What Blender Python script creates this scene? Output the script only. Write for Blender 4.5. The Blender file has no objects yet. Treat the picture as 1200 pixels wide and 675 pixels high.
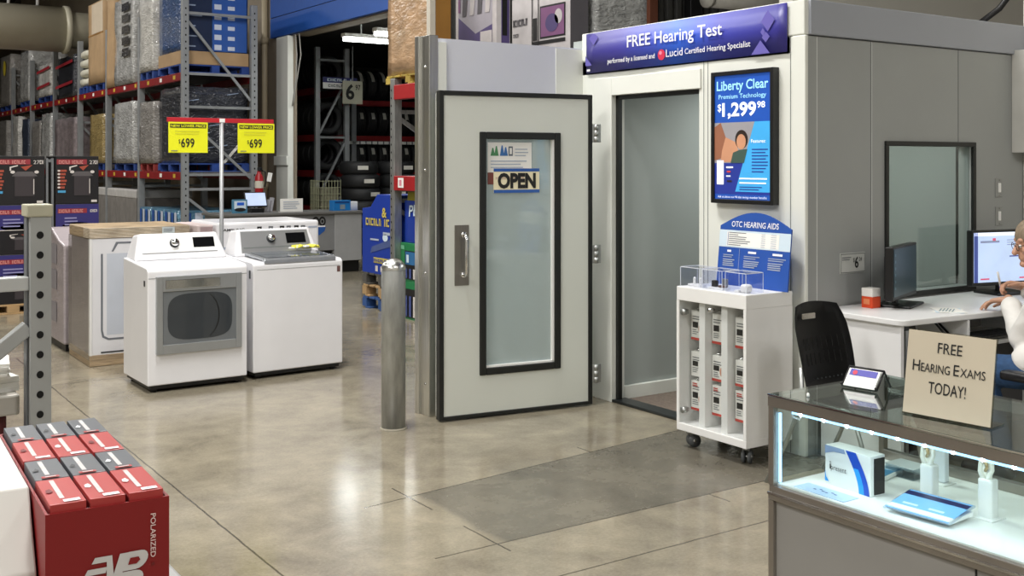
import bpy, bmesh, math, random
from mathutils import Vector, Matrix, noise
random.seed(7)
C = bpy.context.scene
COL = C.collection
PI = math.pi
V = Vector

# ------------------------------------------------------------------ camera
cam_d = bpy.data.cameras.new('camera')
cam = bpy.data.objects.new('camera', cam_d)
COL.objects.link(cam)
cam_d.sensor_width = 36.0
cam_d.lens = 38.16
cam_d.shift_y = -147.5 / 1200
cam_d.clip_start = 0.05
cam_d.clip_end = 300
cam.location = (0, 0, 1.6)
cam.rotation_euler = (PI / 2, 0, -math.atan2(0.561, 0.828))
C.camera = cam

# ------------------------------------------------------------------ view, world, ceiling lights
C.view_settings.view_transform = 'Standard'
C.view_settings.look = 'None'
C.view_settings.gamma = 1
C.view_settings.use_curve_mapping = False
C.view_settings.exposure = 0.17
C.cycles.transparent_max_bounces = 40
C.cycles.max_bounces = 10
w = bpy.data.worlds.new('World')
C.world = w
w.use_nodes = True
w.node_tree.nodes['Background'].inputs[0].default_value = (1.0, 0.985, 0.965, 1)
w.node_tree.nodes['Background'].inputs[1].default_value = 0.35


def area(name, loc, sx, sy, power, col=(1, 0.977, 0.94), rot=(0, 0, 0)):
    l = bpy.data.lights.new(name, 'AREA')
    l.shape = 'RECTANGLE'
    l.size = sx
    l.size_y = sy
    l.energy = power
    l.color = col
    o = bpy.data.objects.new(name, l)
    COL.objects.link(o)
    o.location = loc
    o.rotation_euler = rot
    return o


HB = 1.0
for (lx, ly, p) in ((-3.2, 3.2, 330), (-3.0, 8.0, 110), (1.2, -3.4, 240), (2.0, 5.6, 400), (1.6, 11.4, 240),
                    (1.0, 20, 290), (-1.0, 25, 320), (-4, 14, 70), (4.2, 10.2, 130), (-6, 3, 220), (-7, -4, 300),
                    (9, 42, 120), (5, -5, 130)):
    area('high_bay_light', (lx, ly, 7.2), 0.6, 2.4, p * HB)

# ------------------------------------------------------------------ materials
def lin(c):
    if isinstance(c, str):
        c = [int(c[i:i + 2], 16) for i in (0, 2, 4)]
    return tuple(((v / 255) / 12.92 if v / 255 <= 0.04045 else ((v / 255 + 0.055) / 1.055) ** 2.4) for v in c) + (1,)


MATS = {}


def mat(name, col, rough=0.5, metal=0.0, var=0.06, scale=6.0, bump=0.0, bscale=None, stretch=None, emit=0.0, coat=0.0, spec=None):
    if name in MATS:
        return MATS[name]
    m = bpy.data.materials.new(name)
    m.use_nodes = True
    nt = m.node_tree
    b = nt.nodes['Principled BSDF']
    L = nt.links.new
    tc = nt.nodes.new('ShaderNodeTexCoord')
    mp = nt.nodes.new('ShaderNodeMapping')
    L(tc.outputs['Object'], mp.inputs[0])
    if stretch:
        mp.inputs['Scale'].default_value = stretch
    n = nt.nodes.new('ShaderNodeTexNoise')
    n.inputs['Scale'].default_value = scale
    n.inputs['Detail'].default_value = 4
    L(mp.outputs[0], n.inputs['Vector'])
    c = lin(col)
    r = nt.nodes.new('ShaderNodeValToRGB')
    r.color_ramp.elements[0].position = 0.3
    r.color_ramp.elements[1].position = 0.7
    r.color_ramp.elements[0].color = tuple(v * (1 - var) for v in c[:3]) + (1,)
    r.color_ramp.elements[1].color = tuple(min(1, v * (1 + var)) for v in c[:3]) + (1,)
    L(n.outputs['Fac'], r.inputs[0])
    L(r.outputs[0], b.inputs['Base Color'])
    b.inputs['Roughness'].default_value = rough
    b.inputs['Metallic'].default_value = metal
    if spec is not None:
        b.inputs['Specular IOR Level'].default_value = spec
    if coat:
        b.inputs['Coat Weight'].default_value = coat
    if bump:
        bp = nt.nodes.new('ShaderNodeBump')
        bp.inputs['Strength'].default_value = bump
        bp.inputs['Distance'].default_value = 0.02
        if bscale:
            n2 = nt.nodes.new('ShaderNodeTexNoise')
            n2.inputs['Scale'].default_value = bscale
            n2.inputs['Detail'].default_value = 5
            L(mp.outputs[0], n2.inputs['Vector'])
            L(n2.outputs['Fac'], bp.inputs['Height'])
        else:
            L(n.outputs['Fac'], bp.inputs['Height'])
        L(bp.outputs[0], b.inputs['Normal'])
    if emit:
        L(r.outputs[0], b.inputs['Emission Color'])
        b.inputs['Emission Strength'].default_value = emit
    MATS[name] = m
    return m


def glass(name, tint, refl=1.0, rough=0.0, haze=0.0):
    m = bpy.data.materials.new(name)
    m.use_nodes = True
    nt = m.node_tree
    nt.nodes.clear()
    L = nt.links.new
    out = nt.nodes.new('ShaderNodeOutputMaterial')
    tr = nt.nodes.new('ShaderNodeBsdfTransparent')
    tr.inputs[0].default_value = lin(tint)
    gl = nt.nodes.new('ShaderNodeBsdfGlossy')
    gl.inputs['Roughness'].default_value = rough
    n = nt.nodes.new('ShaderNodeTexNoise')
    n.inputs['Scale'].default_value = 3.0
    ma = nt.nodes.new('ShaderNodeMath')
    ma.operation = 'MULTIPLY_ADD'
    ma.inputs[1].default_value = 0.02
    ma.inputs[2].default_value = rough
    L(n.outputs['Fac'], ma.inputs[0])
    L(ma.outputs[0], gl.inputs['Roughness'])
    fr = nt.nodes.new('ShaderNodeFresnel')
    ge = nt.nodes.new('ShaderNodeNewGeometry')
    mr = nt.nodes.new('ShaderNodeMapRange')
    mr.inputs[3].default_value = 1.5
    mr.inputs[4].default_value = 1 / 1.5
    L(ge.outputs['Backfacing'], mr.inputs[0])
    L(mr.outputs[0], fr.inputs[0])
    mu = nt.nodes.new('ShaderNodeMath')
    mu.operation = 'MULTIPLY'
    mu.inputs[1].default_value = refl
    L(fr.outputs[0], mu.inputs[0])
    mx = nt.nodes.new('ShaderNodeMixShader')
    L(mu.outputs[0], mx.inputs[0])
    if haze:
        df = nt.nodes.new('ShaderNodeBsdfDiffuse')
        df.inputs[0].default_value = lin(tint)
        hz = nt.nodes.new('ShaderNodeMixShader')
        hz.inputs[0].default_value = haze
        L(tr.outputs[0], hz.inputs[1])
        L(df.outputs[0], hz.inputs[2])
        L(hz.outputs[0], mx.inputs[1])
    else:
        L(tr.outputs[0], mx.inputs[1])
    L(gl.outputs[0], mx.inputs[2])
    L(mx.outputs[0], out.inputs[0])
    return m


def gradmat(name, stops, axis, lo, hi, rough=0.4, emit=0.0):
    """printed colour gradient along an object axis (part of the artwork)"""
    m = bpy.data.materials.new(name)
    m.use_nodes = True
    nt = m.node_tree
    L = nt.links.new
    b = nt.nodes['Principled BSDF']
    tc = nt.nodes.new('ShaderNodeTexCoord')
    sp = nt.nodes.new('ShaderNodeSeparateXYZ')
    L(tc.outputs['Object'], sp.inputs[0])
    mr = nt.nodes.new('ShaderNodeMapRange')
    mr.inputs[1].default_value = lo
    mr.inputs[2].default_value = hi
    L(sp.outputs['XYZ'.index(axis)], mr.inputs[0])
    r = nt.nodes.new('ShaderNodeValToRGB')
    els = r.color_ramp.elements
    while len(els) < len(stops):
        els.new(0.5)
    for e, (p, c) in zip(els, stops):
        e.position = p
        e.color = lin(c)
    L(mr.outputs[0], r.inputs[0])
    L(r.outputs[0], b.inputs['Base Color'])
    b.inputs['Roughness'].default_value = rough
    if emit:
        L(r.outputs[0], b.inputs['Emission Color'])
        b.inputs['Emission Strength'].default_value = emit
    return m


# ------------------------------------------------------------------ mesh builder
class MB:
    def __init__(s):
        s.bm = bmesh.new()
        s.ms = []

    def mi(s, m):
        if m not in s.ms:
            s.ms.append(m)
        return s.ms.index(m)

    def take(s, b2, m, M=None, smooth=False):
        k = s.mi(m)
        if M is not None:
            bmesh.ops.transform(b2, matrix=M, verts=b2.verts)
        for f in b2.faces:
            f.material_index = k
            f.smooth = smooth
        me = bpy.data.meshes.new('t')
        b2.to_mesh(me)
        b2.free()
        s.bm.from_mesh(me)
        bpy.data.meshes.remove(me)
        return s

    def box(s, x0, y0, z0, x1, y1, z1, m, bev=0.0, seg=2, M=None, smooth=False):
        b = bmesh.new()
        bmesh.ops.create_cube(b, size=1)
        sx, sy, sz = abs(x1 - x0), abs(y1 - y0), abs(z1 - z0)
        for v in b.verts:
            v.co = V(((x0 + x1) / 2 + v.co.x * sx, (y0 + y1) / 2 + v.co.y * sy, (z0 + z1) / 2 + v.co.z * sz))
        if bev > 0:
            bv = min(bev, 0.45 * min(sx, sy, sz))
            bmesh.ops.bevel(b, geom=list(b.edges), offset=bv, segments=seg, profile=0.5, affect='EDGES')
        return s.take(b, m, M, smooth)

    def bar(s, p0, p1, w, h, m, up=(0, 0, 1), bev=0.0):
        """rectangular bar from p0 to p1"""
        p0, p1 = V(p0), V(p1)
        d = p1 - p0
        ln = d.length
        x = d.normalized()
        u = V(up)
        if abs(x.dot(u)) > 0.98:
            u = V((1, 0, 0))
        y = u.cross(x).normalized()
        z = x.cross(y)
        M = Matrix((x, y, z)).transposed().to_4x4()
        M.translation = p0
        return s.box(0, -w / 2, -h / 2, ln, w / 2, h / 2, m, bev, M=M)

    def cyl(s, p0, p1, r0, m, r1=None, seg=20, caps=True, smooth=True):
        p0, p1 = V(p0), V(p1)
        r1 = r0 if r1 is None else r1
        d = p1 - p0
        b = bmesh.new()
        bmesh.ops.create_cone(b, cap_ends=caps, segments=seg, radius1=r0, radius2=r1, depth=d.length)
        q = V((0, 0, 1)).rotation_difference(d.normalized()).to_matrix().to_4x4()
        M = Matrix.Translation((p0 + p1) / 2) @ q
        s.take(b, m, M, smooth)
        return s

    def ball(s, c, r, m, sc=(1, 1, 1), seg=16, M=None):
        b = bmesh.new()
        bmesh.ops.create_uvsphere(b, u_segments=seg, v_segments=max(6, seg // 2), radius=r)
        T = Matrix.Translation(c) @ (M if M is not None else Matrix()) @ Matrix.Diagonal((*sc, 1))
        return s.take(b, m, T, True)

    def tube(s, pts, r, m, seg=10):
        pts = [V(p) for p in pts]
        b = bmesh.new()
        rings = []
        pu = None
        for i, p in enumerate(pts):
            t = (pts[min(i + 1, len(pts) - 1)] - pts[max(i - 1, 0)]).normalized()
            if pu is None:
                u = t.orthogonal().normalized()
            else:
                u = (pu - t * pu.dot(t)).normalized()
            pu = u
            v = t.cross(u)
            rr = r[i] if isinstance(r, (list, tuple)) else r
            rings.append([b.verts.new(p + (u * math.cos(a) + v * math.sin(a)) * rr) for a in [2 * PI * k / seg for k in range(seg)]])
        for a, c in zip(rings, rings[1:]):
            for k in range(seg):
                b.faces.new((a[k], a[(k + 1) % seg], c[(k + 1) % seg], c[k]))
        b.faces.new(rings[0][::-1])
        b.faces.new(rings[-1])
        return s.take(b, m, None, True)

    def lathe(s, prof, m, seg=28, M=None, smooth=True):
        """profile of (r, z) turned about z; open or closed profile"""
        b = bmesh.new()
        rings = []
        for (r, z) in prof:
            if r < 1e-6:
                rings.append([b.verts.new((0, 0, z))])
            else:
                rings.append([b.verts.new((r * math.cos(2 * PI * k / seg), r * math.sin(2 * PI * k / seg), z)) for k in range(seg)])
        for a, c in zip(rings, rings[1:]):
            for k in range(seg):
                k2 = (k + 1) % seg
                if len(a) == 1 and len(c) == 1:
                    continue
                if len(a) == 1:
                    b.faces.new((a[0], c[k], c[k2]))
                elif len(c) == 1:
                    b.faces.new((a[k], a[k2], c[0]))
                else:
                    b.faces.new((a[k], a[k2], c[k2], c[k]))
        bmesh.ops.recalc_face_normals(b, faces=b.faces)
        return s.take(b, m, M, smooth)

    def prism(s, pts, o, ux, uy, th, m, bev=0.0, smooth=False):
        """polygon pts in plane (o,ux,uy), extruded by th along -normal"""
        o, ux, uy = V(o), V(ux), V(uy)
        n = ux.cross(uy).normalized()
        b = bmesh.new()
        f = b.faces.new([b.verts.new(o + ux * x + uy * y) for x, y in pts])
        r = bmesh.ops.extrude_face_region(b, geom=[f])
        for g in r['geom']:
            if isinstance(g, bmesh.types.BMVert):
                g.co -= n * th
        bmesh.ops.recalc_face_normals(b, faces=b.faces)
        if bev:
            bmesh.ops.bevel(b, geom=list(b.edges), offset=bev, segments=2, profile=0.5, affect='EDGES')
        return s.take(b, m, None, smooth)

    def poly(s, pts3, m):
        k = s.mi(m)
        f = s.bm.faces.new([s.bm.verts.new(p) for p in pts3])
        f.material_index = k
        return s

    def build(s, name, parent=None, loc=None, rotz=0):
        me = bpy.data.meshes.new(name)
        s.bm.to_mesh(me)
        s.bm.free()
        for m in s.ms:
            me.materials.append(m)
        o = bpy.data.objects.new(name, me)
        COL.objects.link(o)
        if parent:
            o.parent = parent
        if loc:
            o.location = loc
        o.rotation_euler = (0, 0, rotz)
        return o


_tc = {}


def text_geo(s, bold):
    key = (s, bold)
    if key not in _tc:
        cu = bpy.data.curves.new('txt', 'FONT')
        cu.body = s
        cu.size = 1
        cu.offset = bold
        cu.resolution_u = 3
        o = bpy.data.objects.new('txt', cu)
        COL.objects.link(o)
        dg = bpy.context.evaluated_depsgraph_get()
        me = bpy.data.meshes.new_from_object(o.evaluated_get(dg))
        vs = [(v.co.x, v.co.y) for v in me.vertices]
        fs = [tuple(p.vertices) for p in me.polygons]
        bpy.data.objects.remove(o)
        bpy.data.curves.remove(cu)
        bpy.data.meshes.remove(me)
        _tc[key] = (vs, fs)
    return _tc[key]


class Face:
    """flat print on a plane: o origin, ux to the right, uy up, seen from ux x uy"""

    def __init__(s, mb, o, ux, uy, lift=0.0012):
        s.mb, s.o, s.ux, s.uy = mb, V(o), V(ux).normalized(), V(uy).normalized()
        s.n = s.ux.cross(s.uy)
        s.lift = lift

    def p(s, x, y, k=1):
        return s.o + s.ux * x + s.uy * y + s.n * (s.lift * k)

    def rect(s, x0, y0, x1, y1, m, k=1):
        s.mb.poly([s.p(x0, y0, k), s.p(x1, y0, k), s.p(x1, y1, k), s.p(x0, y1, k)], m)

    def poly(s, pts, m, k=1):
        s.mb.poly([s.p(x, y, k) for x, y in pts], m)

    def disc(s, cx, cy, rx, ry, m, k=1, seg=20):
        s.poly([(cx + rx * math.cos(2 * PI * i / seg), cy + ry * math.sin(2 * PI * i / seg)) for i in range(seg)], m, k)

    def lines(s, x0, y0, x1, n, dy, th, m, k=2, jag=0.35):
        for i in range(n):
            s.rect(x0, y0 - i * dy - th, x1 - (x1 - x0) * jag * random.random(), y0 - i * dy, m, k)

    def text(s, t, x, y, h, m, width=None, align='L', bold=0.0, k=2, rot=0.0, shear=0.0):
        vs, fs = text_geo(t, bold)
        if not vs:
            return
        xs = [v[0] for v in vs]
        x0, x1 = min(xs), max(xs)
        sy = h / 0.70
        sx = sy if width is None else width / (x1 - x0)
        wd = (x1 - x0) * sx
        off = {'L': 0, 'C': -wd / 2, 'R': -wd}[align]
        c, q = math.cos(rot), math.sin(rot)
        kk = s.mb.mi(m)
        bv = []
        for a, b in vs:
            lx = (a - x0) * sx + off + shear * b * sy
            lyy = b * sy
            bv.append(s.mb.bm.verts.new(s.p(x + lx * c - lyy * q, y + lx * q + lyy * c, k)))
        for f in fs:
            try:
                fc = s.mb.bm.faces.new([bv[i] for i in f])
                fc.material_index = kk
            except ValueError:
                pass


FX = lambda mb, x, y, z, lift=0.0012: Face(mb, (x, y, z), (0, -1, 0), (0, 0, 1), lift)   # plane facing -x
FY = lambda mb, x, y, z, lift=0.0012: Face(mb, (x, y, z), (1, 0, 0), (0, 0, 1), lift)    # plane facing -y
FZ = lambda mb, x, y, z, lift=0.0012: Face(mb, (x, y, z), (1, 0, 0), (0, 1, 0), lift)    # facing up


def tag(o, label, cat, group=None, kind=None):
    if label:
        o['label'] = label
    if cat:
        o['category'] = cat
    if group:
        o['group'] = group
    if kind:
        o['kind'] = kind
    return o


def root(name, label, cat, loc=(0, 0, 0), rotz=0, group=None):
    o = bpy.data.objects.new(name, None)
    o.empty_display_size = 0.1
    COL.objects.link(o)
    o.location = loc
    o.rotation_euler = (0, 0, rotz)
    return tag(o, label, cat, group)


def struct(name, mb, parent=None):
    o = mb.build(name, parent)
    if parent is None:
        o['kind'] = 'structure'
    return o


def dup(r, loc, rotz=0, label=None, group=None):
    c = r.copy()
    COL.objects.link(c)
    c.location = loc
    c.rotation_euler = (0, 0, rotz)
    if label:
        c['label'] = label
    if group:
        c['group'] = group
    for ch in list(r.children):
        k = ch.copy()
        COL.objects.link(k)
        k.parent = c
        for g in ch.children:
            q = g.copy()
            COL.objects.link(q)
            q.parent = k
    return c


# palette
white_panel = mat('white_panel', 'e4e6df', 0.45, var=0.02, scale=2)
blue_panel = mat('bluish_white_panel', 'd6d8e2', 0.5, var=0.02, scale=2)
grey_panel = mat('grey_booth_panel', '9a9d9c', 0.5, var=0.03, scale=2, bump=0.02, bscale=300)
fascia_m = mat('fascia_grey', '9b9fa8', 0.45, var=0.03, scale=2)
inner_m = mat('inner_grey_panel', 'a2a8a5', 0.6, var=0.03, scale=2)
black_rub = mat('black_rubber', '121412', 0.5, var=0.1)
black_pl = mat('black_plastic', '0e0e10', 0.4, var=0.1)
seam_m = mat('panel_seam', '6f7372', 0.6)
seam_l = mat('panel_seam_light', 'd2d5d3', 0.5)
steel = mat('stainless_steel', 'd0d0cc', 0.33, 1.0, var=0.12, scale=3, stretch=(14, 14, 0.6))
galv = mat('galvanised_steel', 'b4b6b4', 0.5, 1.0, var=0.22, scale=9, bump=0.05, stretch=(3, 3, 0.7))
rack_grey = mat('rack_grey_paint', '8f9294', 0.45, 0.2, var=0.1)
rack_dark = mat('rack_grey_dark', '74777a', 0.5, 0.2, var=0.1)
rack_red = mat('rack_red_paint', '84191d', 0.45, var=0.12)
chrome = mat('chrome_metal', 'd8d8d8', 0.15, 1.0)
white_pl = mat('white_plastic', 'eeeeec', 0.4, var=0.015)
white_en = mat('white_enamel', 'e9e9ec', 0.28, var=0.015, coat=0.3)
paper = mat('white_paper', 'f0efea', 0.6, var=0.02)
ink = mat('black_ink', '161616', 0.6)
ink_grey = mat('grey_ink', '6c6f74', 0.6)
ink_light = mat('pale_ink', 'aab4c4', 0.6)
wood = mat('raw_wood', 'a98b62', 0.7, var=0.2, scale=8, stretch=(1, 12, 12))
pallet_blue = mat('pallet_blue', '1f3f86', 0.7, var=0.25)
cardboard = mat('brown_cardboard', 'a78a66', 0.75, var=0.1, scale=4)
cardboard_d = mat('amber_cardboard', '8a6126', 0.75, var=0.12, scale=4)

# ------------------------------------------------------------------ floor
def floor_material():
    m = bpy.data.materials.new('polished_concrete')
    m.use_nodes = True
    nt = m.node_tree
    b = nt.nodes['Principled BSDF']
    L = nt.links.new

    def N(t, **k):
        n = nt.nodes.new(t)
        for a, v in k.items():
            setattr(n, a, v)
        return n

    def math_(op, a, c=None, d=None, clamp=False):
        n = N('ShaderNodeMath', operation=op, use_clamp=clamp)
        for i, v in enumerate((a, c, d)):
            if v is None:
                continue
            if isinstance(v, (int, float)):
                n.inputs[i].default_value = v
            else:
                L(v, n.inputs[i])
        return n.outputs[0]

    tc = N('ShaderNodeTexCoord')
    sp = N('ShaderNodeSeparateXYZ')
    L(tc.outputs['Object'], sp.inputs[0])
    x, y = sp.outputs[0], sp.outputs[1]

    def noise_(scale, detail=6, rough=0.6, dist=0.0):
        n = N('ShaderNodeTexNoise')
        n.inputs['Scale'].default_value = scale
        n.inputs['Detail'].default_value = detail
        n.inputs['Roughness'].default_value = rough
        n.inputs['Distortion'].default_value = dist
        L(tc.outputs['Object'], n.inputs['Vector'])
        return n.outputs['Fac']

    big, mid, fine = noise_(0.7, 6, 0.65, 0.4), noise_(3.2, 9, 0.72, 0.3), noise_(70, 4, 0.7)
    r1 = N('ShaderNodeValToRGB')
    for e, (p, c) in zip(r1.color_ramp.elements, ((0.36, '6c6558'), (0.66, 'a79e89'))):
        e.position = p
        e.color = lin(c)
    mixv = math_('ADD', math_('MULTIPLY', big, 0.35), math_('ADD', math_('MULTIPLY', mid, 0.45), math_('MULTIPLY', fine, 0.20)))
    L(mixv, r1.inputs[0])
    r2 = N('ShaderNodeValToRGB')
    for e, (p, c) in zip(r2.color_ramp.elements, ((0.36, '524e45'), (0.66, '837d6f'))):
        e.position = p
        e.color = lin(c)
    L(mixv, r2.inputs[0])

    def between(v, lo, hi, s=400):
        a = math_('MULTIPLY', math_('SUBTRACT', v, lo), s, clamp=True)
        c = math_('MULTIPLY', math_('SUBTRACT', hi, v), s, clamp=True)
        return math_('MULTIPLY', a, c)

    # darker repair slab and saw cuts of the floor
    ytop = math_('ADD', math_('MULTIPLY', x, 0.12), 4.27)
    yrel = math_('SUBTRACT', y, ytop)
    wob = math_('MULTIPLY', math_('SUBTRACT', noise_(9, 4), 0.5), 0.012)
    xw, yw = math_('ADD', x, wob), math_('ADD', y, wob)
    patch = math_('MULTIPLY', between(math_('ADD', xw, math_('MULTIPLY', math_('SUBTRACT', mid, 0.5), 0.25)), 2.52, 9, 25),
                  math_('MULTIPLY', math_('GREATER_THAN', y, 3.8), math_('LESS_THAN', yrel, 0)))
    mx = N('ShaderNodeMix', data_type='RGBA')
    L(patch, mx.inputs[0])
    L(r1.outputs[0], mx.inputs[6])
    L(r2.outputs[0], mx.inputs[7])
    cuts = None
    for cx, lo_x, hi_x, cy, lo_y, hi_y in ((1.62, 0, 0, None, -5, 9.6), (2.5, 0, 0, None, 4.34, 4.74), (2.5, 0, 0, None, 3.7, 4.07),
                                          (None, 2.2, 9, 3.8, 0, 0), (None, 2.45, 6, 3.37, 0, 0), (3.72, 0, 0, None, 3.66, 3.8),
                                          (3.72, 0, 0, None, 4.71, 4.84), (-3.0, 0, 0, None, -5, 20), (None, -6, 1.62, -1.2, 0, 0),
                                          (None, -6, 7, 8.3, 0, 0)):
        if cx is not None:
            c = math_('MULTIPLY', between(xw, cx - 0.006, cx + 0.006), math_('MULTIPLY', math_('GREATER_THAN', y, lo_y), math_('LESS_THAN', y, hi_y)))
        else:
            c = math_('MULTIPLY', between(yw, cy - 0.006, cy + 0.006), math_('MULTIPLY', math_('GREATER_THAN', x, lo_x), math_('LESS_THAN', x, hi_x)))
        cuts = c if cuts is None else math_('MAXIMUM', cuts, c)
    c = math_('MULTIPLY', between(math_('ADD', yrel, wob), -0.006, 0.006), math_('MULTIPLY', math_('GREATER_THAN', x, 2.25), math_('LESS_THAN', x, 4.5)))
    cuts = math_('MAXIMUM', cuts, c)
    mx2 = N('ShaderNodeMix', data_type='RGBA')
    L(math_('MULTIPLY', cuts, 0.8), mx2.inputs[0])
    L(mx.outputs[2], mx2.inputs[6])
    mx2.inputs[7].default_value = lin('3c362e')
    L(mx2.outputs[2], b.inputs['Base Color'])
    rr = math_('ADD', math_('MULTIPLY', mid, 0.16), math_('ADD', 0.07, math_('MULTIPLY', patch, 0.12)))
    L(rr, b.inputs['Roughness'])
    b.inputs['Specular IOR Level'].default_value = 0.55
    bp = N('ShaderNodeBump')
    bp.inputs['Strength'].default_value = 0.03
    bp.inputs['Distance'].default_value = 0.02
    L(math_('ADD', mid, math_('MULTIPLY', cuts, -1)), bp.inputs['Height'])
    L(bp.outputs[0], b.inputs['Normal'])
    return m


mb = MB()
mb.box(-12, -8, -0.2, 30, 58, 0, floor_material())
struct('floor', mb)

ceil_m = mat('dark_roof_deck', '4a463e', 0.8, var=0.15, scale=0.6)
mb = MB()
mb.box(-12, -8, 8.2, 30, 58, 8.4, ceil_m)
for k in range(84):
    mb.box(-12 + k * 0.5, -8, 8.12, -11.8 + k * 0.5, 58, 8.2, ceil_m)
struct('ceiling', mb)
joist_m = mat('roof_joist_paint', '6f695c', 0.7)
mb = MB()
for yy in (14, 22, 30, 36, 41, 46, 51):
    for zz in (7.35, 8.05):
        mb.box(-12, yy - 0.05, zz, 30, yy + 0.05, zz + 0.08, joist_m)
    for k in range(28):
        a = -12 + k * 1.5
        mb.bar((a, yy, 7.4), (a + 0.75, yy, 8.08), 0.05, 0.05, joist_m)
        mb.bar((a + 0.75, yy, 8.08), (a + 1.5, yy, 7.4), 0.05, 0.05, joist_m)
o = struct('trim_1', mb)
mb = MB()
mb.box(-12, 55, 0, 30, 55.2, 8.2, mat('far_wall_brown', '43392c', 0.9, var=0.2, scale=1))
struct('wall_far', mb)
store_w = mat('store_wall', 'c9c6bd', 0.8, var=0.05, scale=0.5)
mb = MB()
mb.box(-12, -8.2, 0, 30, -8, 8.2, store_w)
struct('wall_near', mb)
mb = MB()
mb.box(-12.2, -8, 0, -12, 58, 8.2, store_w)
struct('wall_left', mb)

# ------------------------------------------------------------------ hearing booth shell
BX, BY, TOP = 4.62, 3.99, 2.485
mb = MB()      # wall facing the aisle, with the doorway 4.80..5.62 x 2.04
OL, OR, OZ = 5.62, 4.80, 2.045
mb.box(BX, OL, 0, BX + 0.1, 5.95, 2.29, white_panel)
mb.box(BX, BY, 0, BX + 0.1, OR, 2.29, white_panel)
mb.box(BX, OR, OZ, BX + 0.1, OL, 2.29, white_panel)
mb.box(BX - 0.004, BY - 0.004, 2.295, BX + 0.1, 5.95, TOP, white_panel, 0.006)
mb.box(BX - 0.006, BY - 0.012, 0, BX + 0.02, BY + 0.085, 2.292, white_panel, 0.006)
mb.box(BX - 0.012, OL, 0, BX, 5.80, OZ + 0.12, white_panel, 0.003)
mb.box(BX - 0.012, OR - 0.02, OZ, BX, OL, OZ + 0.12, white_panel, 0.003)
for yy in (4.725, 4.76, 4.085):
    mb.box(BX - 0.0015, yy - 0.002, 0, BX, yy + 0.002, 2.29, seam_m)
struct('wall_booth_front', mb)
mb = MB()      # black seal round the doorway
mb.box(BX + 0.025, OL - 0.028, 0, BX + 0.06, OL + 0.002, OZ, black_rub, 0.004)
mb.box(BX + 0.025, OR - 0.002, 0, BX + 0.06, OR + 0.028, OZ, black_rub, 0.004)
mb.box(BX + 0.025, OR, OZ - 0.028, BX + 0.06, OL, OZ + 0.002, black_rub, 0.004)
mb.box(BX - 0.01, OR, 0, BX + 0.11, OL, 0.018, mat('dark_threshold', '4e5254', 0.35, 0.9), 0.004)
struct('trim_2', mb)
WX0, WX1, WZ0, WZ1 = 5.334, 6.164, 0.835, 1.695
mb = MB()      # wall beside the desk, with the observation window
mb.box(BX + 0.1, BY, 0, WX0, BY + 0.1, 2.29, grey_panel)
mb.box(BX + 0.021, BY - 0.001, 0, BX + 0.1, BY + 0.09, 2.289, grey_panel)
mb.box(WX1, BY, 0, 6.9, BY + 0.1, 2.29, grey_panel)
mb.box(WX0, BY, 0, WX1, BY + 0.1, WZ0, grey_panel)
mb.box(WX0, BY, WZ1, WX1, BY + 0.1, 2.29, grey_panel)
mb.box(BX + 0.03, BY - 0.02, 2.295, 6.9, BY + 0.1, TOP, fascia_m, 0.006)
for xx, mm in ((4.722, seam_l), (5.183, seam_m), (5.19, seam_l), (6.02, seam_m)):
    mb.box(xx - 0.003, BY - 0.0015, WZ1 + 0.03 if xx > 6 else 0, xx + 0.003, BY, 2.29, mm)
struct('wall_booth_side', mb)
mb = MB()
fw = 0.028
for a in ((WX0 - fw, WZ0 - fw, WX1 + fw, WZ0), (WX0 - fw, WZ1, WX1 + fw, WZ1 + fw), (WX0 - fw, WZ0, WX0, WZ1), (WX1, WZ0, WX1 + fw, WZ1)):
    mb.box(a[0], BY - 0.014, a[1], a[2], BY + 0.01, a[3], black_rub, 0.004)
    mb.box(a[0], BY + 0.09, a[1], a[2], BY + 0.115, a[3], black_rub, 0.004)
win = struct('window_1', mb)
mb = MB()
mb.box(WX0, BY + 0.02, WZ0, WX1, BY + 0.026, WZ1, glass('window_glass', 'f6fbf9', 0.9))
mb.build('window_pane', win)
mb = MB()
mb.box(BX, BY + 0.1, 2.2, 6.9, 6.05, 2.3, inner_m)
mb.box(BX + 0.1, 5.64, 0, 6.8, 5.74, 2.2, inner_m)
mb.box(6.7, BY + 0.1, 0, 6.8, 5.64, 2.2, inner_m)
mb.box(BX, BY + 0.1, 2.3, 6.9, 6.05, 2.44, inner_m)
struct('wall_booth_inside', mb)
mb = MB()
mb.box(BX + 0.1, 5.615, 0.0, 6.7, 5.64, 0.095, white_panel, 0.004)
mb.box(6.675, BY + 0.1, 0.0, 6.7, 5.615, 0.095, white_panel, 0.004)
struct('baseboard_inside', mb)
mb = MB()
mb.box(BX + 0.9, 5.60, 1.20, 6.68, 5.64, 1.28, white_panel, 0.005)
struct('trim_3', mb)
mb = MB()
mb.box(BX + 0.1, BY + 0.1, 0.001, 6.7, 5.64, 0.008, mat('booth_carpet', '6d6157', 0.95, var=0.2, scale=60, bump=0.3))
struct('floor_booth', mb)
area('booth_ceiling_light', (5.7, 4.85, 2.17), 0.3, 0.9, 13, (0.96, 1, 0.97))
mb = MB()      # wing wall behind the open door
mb.box(3.455, 5.95, 0, 4.62, 6.07, 2.385, blue_panel)
mb.box(4.39, 5.944, 0, 4.62, 5.95, 2.375, white_panel)
mb.box(3.452, 5.935, 0.02, 3.52, 5.951, 2.36, white_panel)
struct('wall_wing', mb)
mb = MB()
mb.box(3.39, 5.93, 0.0, 3.456, 6.09, 2.40, steel, 0.004)
mb.box(3.375, 6.04, 0.0, 3.40, 6.09, 2.40, steel, 0.003)
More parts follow.
